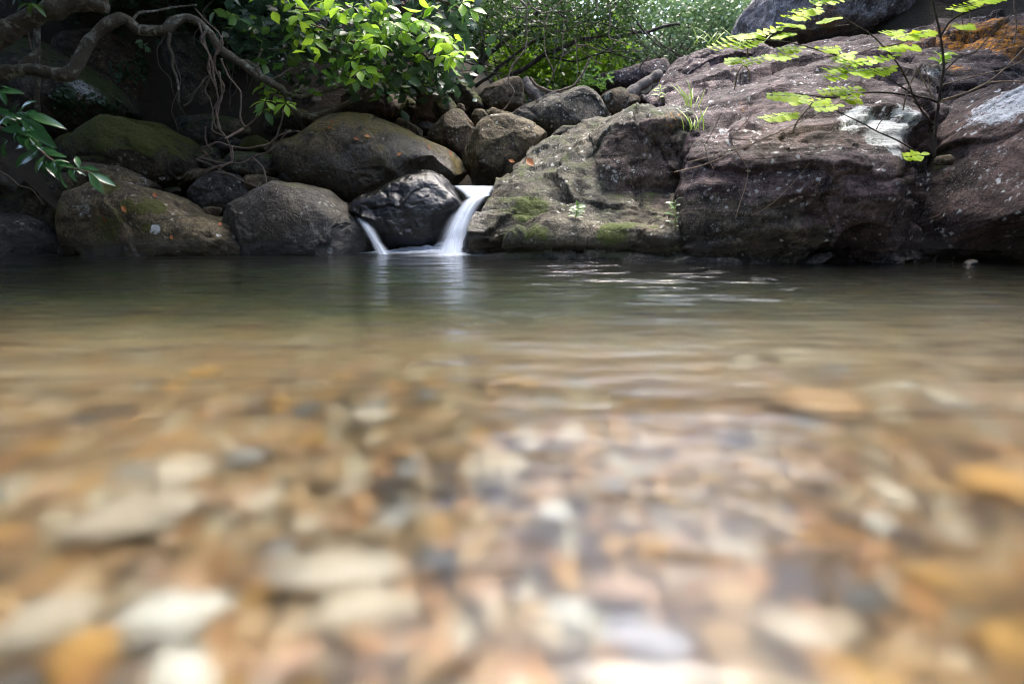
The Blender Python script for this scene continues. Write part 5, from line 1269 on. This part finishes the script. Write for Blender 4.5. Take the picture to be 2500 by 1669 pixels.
def plantlet(label, px, py, n_, size, seed, mats=('leaf_mid',), wid=.16, hgt=.1, rock=RAMP):
    rg = np.random.default_rng(seed)
    p, nr = on_rock(rock, px, py)
    e = empty('plant', p); tag(e, label, 'plant')
    q = p + nr * hgt * .6 + Vector((0, 0, hgt))
    X, F = tube_geo([p, p.lerp(q, .5) + nr * .02, q], .004, .002, 5, 3, 0); mesh_obj('stem', X, F, M['grassy'], e)
    for j in range(n_):
        t = (j + 1) / n_; c = p.lerp(q, t); a = j * 2.4
        d = Vector((math.cos(a), math.sin(a) * .5 - .5, .35 + .2 * rg.normal()))
        put_leaf(e, leaf_mesh(mats[j % len(mats)], j % 5, wid, .5, .3, .25), c, d, Vector((0, -.6, .8)), size * rg.uniform(.7, 1.1))
plantlet('small leafy seedling in the middle of the ramp', 1405, 532, 22, .075, 71, ('leaf_pale', 'leaf_mid'), .2, .07)
plantlet('narrow-leaved seedling on the ramp near the slab', 1650, 558, 11, .12, 72, ('leaf_pale',), .12, .16)
plantlet('little fern-like plant at the upper ramp edge', 1610, 240, 8, .1, 73, ('leaf_bright',), .15, .08, SLAB)
plantlet('round-leaved weed on the slab by the sapling stem', 2290, 160, 6, .12, 74, ('leaf_bright',), .4, .05, SLAB)

# fallen leaves resting on the boulders
FLAT, WHALE = 'long flat tan boulder with moss and a white lichen spot at the left waterline', 'long domed boulder, olive above and dark wet below, behind the waterfall'
FL = [(C1([(900,1150)])[0], FLAT, 'russet fallen leaf near the top of the flat tan boulder'), (C1([(735,1235)])[0], FLAT, 'brown fallen leaf on the left of the flat tan boulder'), (C1([(620,1290)])[0], FLAT, 'yellowish fallen leaf among moss on the flat tan boulder'), (C1([(1270,1312)])[0], FLAT, 'dull red fallen leaf at the right end of the flat tan boulder'), (C1([(990,1362)])[0], FLAT, 'small fallen leaf low on the flat tan boulder'),
      (C2([(715,745)])[0], WHALE, 'pale tan fallen leaf on the left of the long domed boulder'), (C2([(740,722)])[0], WHALE, 'curled fallen leaf beside the pale tan one'), (C2([(895,810)])[0], WHALE, 'orange fallen leaf halfway up the long domed boulder'), (C2([(960,792)])[0], WHALE, 'tan fallen leaf right of the orange one'), (C2([(1140,887)])[0], WHALE, 'red-orange fallen leaf on the wet part of the long domed boulder'), (C2([(1310,872)])[0], WHALE, 'tiny red fallen leaf at the upper right of the long domed boulder'), (C2([(1420,902)])[0], WHALE, 'rightmost tiny fallen leaf on the long domed boulder'),
      (C3([(720,965)])[0], RAMP, 'long rusty fallen leaf at the top left of the ramp'), (C3([(610,940)])[0], RAMP, 'small red fallen leaf on the ramp edge over the waterfall')]
rg = np.random.default_rng(88)
for i, ((x, y), rk, lb) in enumerate(FL):
    p, nr = on_rock(rk, x, y)
    o = bpy.data.objects.new('fallen_leaf', leaf_mesh('dead', i % 5, .3, .5, -.2, .5)); COL.objects.link(o)
    a = rg.uniform(0, 6.28); d = nr.orthogonal(); d = Matrix.Rotation(a, 3, nr) @ d
    s = rg.uniform(.05, .075) if i != 12 else .12
    o.matrix_world = Matrix.Translation(p + nr * .006) @ (frame(d, nr) @ Matrix.Diagonal((s, s, s))).to_4x4()
    tag(o, lb, 'leaf')
# rubble wedged between the boulders of the left bank and behind the fall
rg = np.random.default_rng(51)
def rubble_mesh(i, mat):
    key = ('rubble', i, mat)
    if key in _st: return _st[key]
    V, F = ico(3); X = V.copy(); rq = np.random.default_rng(700 + i)
    for _ in range(9):
        d = rq.normal(size=3); d /= np.linalg.norm(d); ov = np.maximum(X @ d - rq.uniform(.5, .85), 0); X -= (ov * .9)[:, None] * d
    X *= (1 + .14 * fbm(V + i * 3.1, 2.2, 4, .55, i))[:, None]; X /= np.abs(X).max(0)
    me = bpy.data.meshes.new('stone'); me.from_pydata([tuple(v) for v in X], [], [tuple(int(j) for j in f) for f in F]); me.update()
    me.polygons.foreach_set('use_smooth', np.ones(len(F), dtype=bool)); me.materials.append(M[mat]); _st[key] = me
    return me
RUB = [(500,395,6.7,.12),(640,415,6.6,.12),(705,440,6.4,.11),(470,430,6.5,.13),(545,405,6.7,.10),(515,520,5.9,.12),(655,395,6.9,.10),(1000,335,7.5,.10),(1075,390,7.0,.10),(1060,270,8.0,.10),(1150,320,7.4,.09),(1205,280,7.9,.11),(1240,290,7.8,.10),(1300,330,7.2,.10),(1030,290,7.9,.09),(940,235,8.3,.12),(900,300,7.8,.12),(780,300,7.9,.14),(720,330,7.6,.13),(1420,215,9.4,.13),(1460,215,9.6,.12),(1510,305,8.2,.10),(1575,265,8.3,.12),(1590,255,8.6,.12),(420,470,6.4,.13),(400,485,6.2,.11),(690,310,7.8,.12),(840,330,7.6,.12)]
for i, (x, y, Yd, s) in enumerate(RUB):
    o = bpy.data.objects.new('rubble_stone', rubble_mesh(i % 7, ['cave', 'brown', 'grey', 'olive'][i % 4])); COL.objects.link(o)
    o.location = P(x, y, Yd); o.scale = (s * rg.uniform(.8, 1.5), s, s * rg.uniform(.6, 1)); o.rotation_euler = (rg.uniform(-.3, .3), rg.uniform(-.3, .3), rg.uniform(0, 6))
    near = min(ROCKS.items(), key=lambda kv: (kv[1].location - o.location).length)[0]
    for cut in (' at ', ' behind ', ' with ', ' beneath ', ' under ', ' right ', ' left ', ' beside ', ' between ', ' beyond ', ' above ', ' tucked ', ' leaning ', ' peeking ', ' perched ', ' in ', ' of the '): near = near.split(cut)[0]
    tag(o, '%s rubble stone wedged in a gap beside the %s' % (['dark', 'brown', 'grey', 'olive'][i % 4], near.split(',')[0]), 'stone', 'rubble between the boulders')
# ivy creeping over the shaded rocks
def ivy(label, spots, cnt, seed):
    rg = np.random.default_rng(seed); pos, nr = [], []
    for rk, x0, x1, y0, y1 in spots:
        for _ in range(cnt):
            p, n_ = on_rock(rk, rg.uniform(x0, x1), rg.uniform(y0, y1) + 14 * math.sin(rg.uniform(0, 6)))
            pos.append(tuple(p + n_ * rg.uniform(.01, .04))); nr.append(tuple(n_))
    pos, nr = np.array(pos), np.array(nr); n_ = len(pos)
    d = rg.normal(size=(n_, 3)); d[:, 2] -= .6; d -= nr * (d * nr).sum(1)[:, None] * .7
    V, F, m = leaves_geo(pos, d, nr + rg.normal(size=(n_, 3)) * .35, rg.uniform(.03, .065, n_), .42, rg, True)
    o = mesh_obj('ivy', V, F, M['leaf_dark'], None, smooth=False); set_attr(o, 'tone', np.repeat(rg.random(n_) * .98, m)); tag(o, label, 'ivy', kind='stuff')
BANK, WALL = 'dark bank boulder with a pale round lichen patch at upper left', 'shaded brown rock wall behind the curving branch'
ivy('small dark ivy leaves creeping across the lichen-patched bank boulder', [(BANK, 130, 300, 240, 268), (BANK, 140, 180, 225, 245)], 150, 5)
ivy('dark ivy trailing over the shaded brown rock wall', [(WALL, 270, 370, 165, 190), (WALL, 330, 365, 120, 160)], 130, 6)
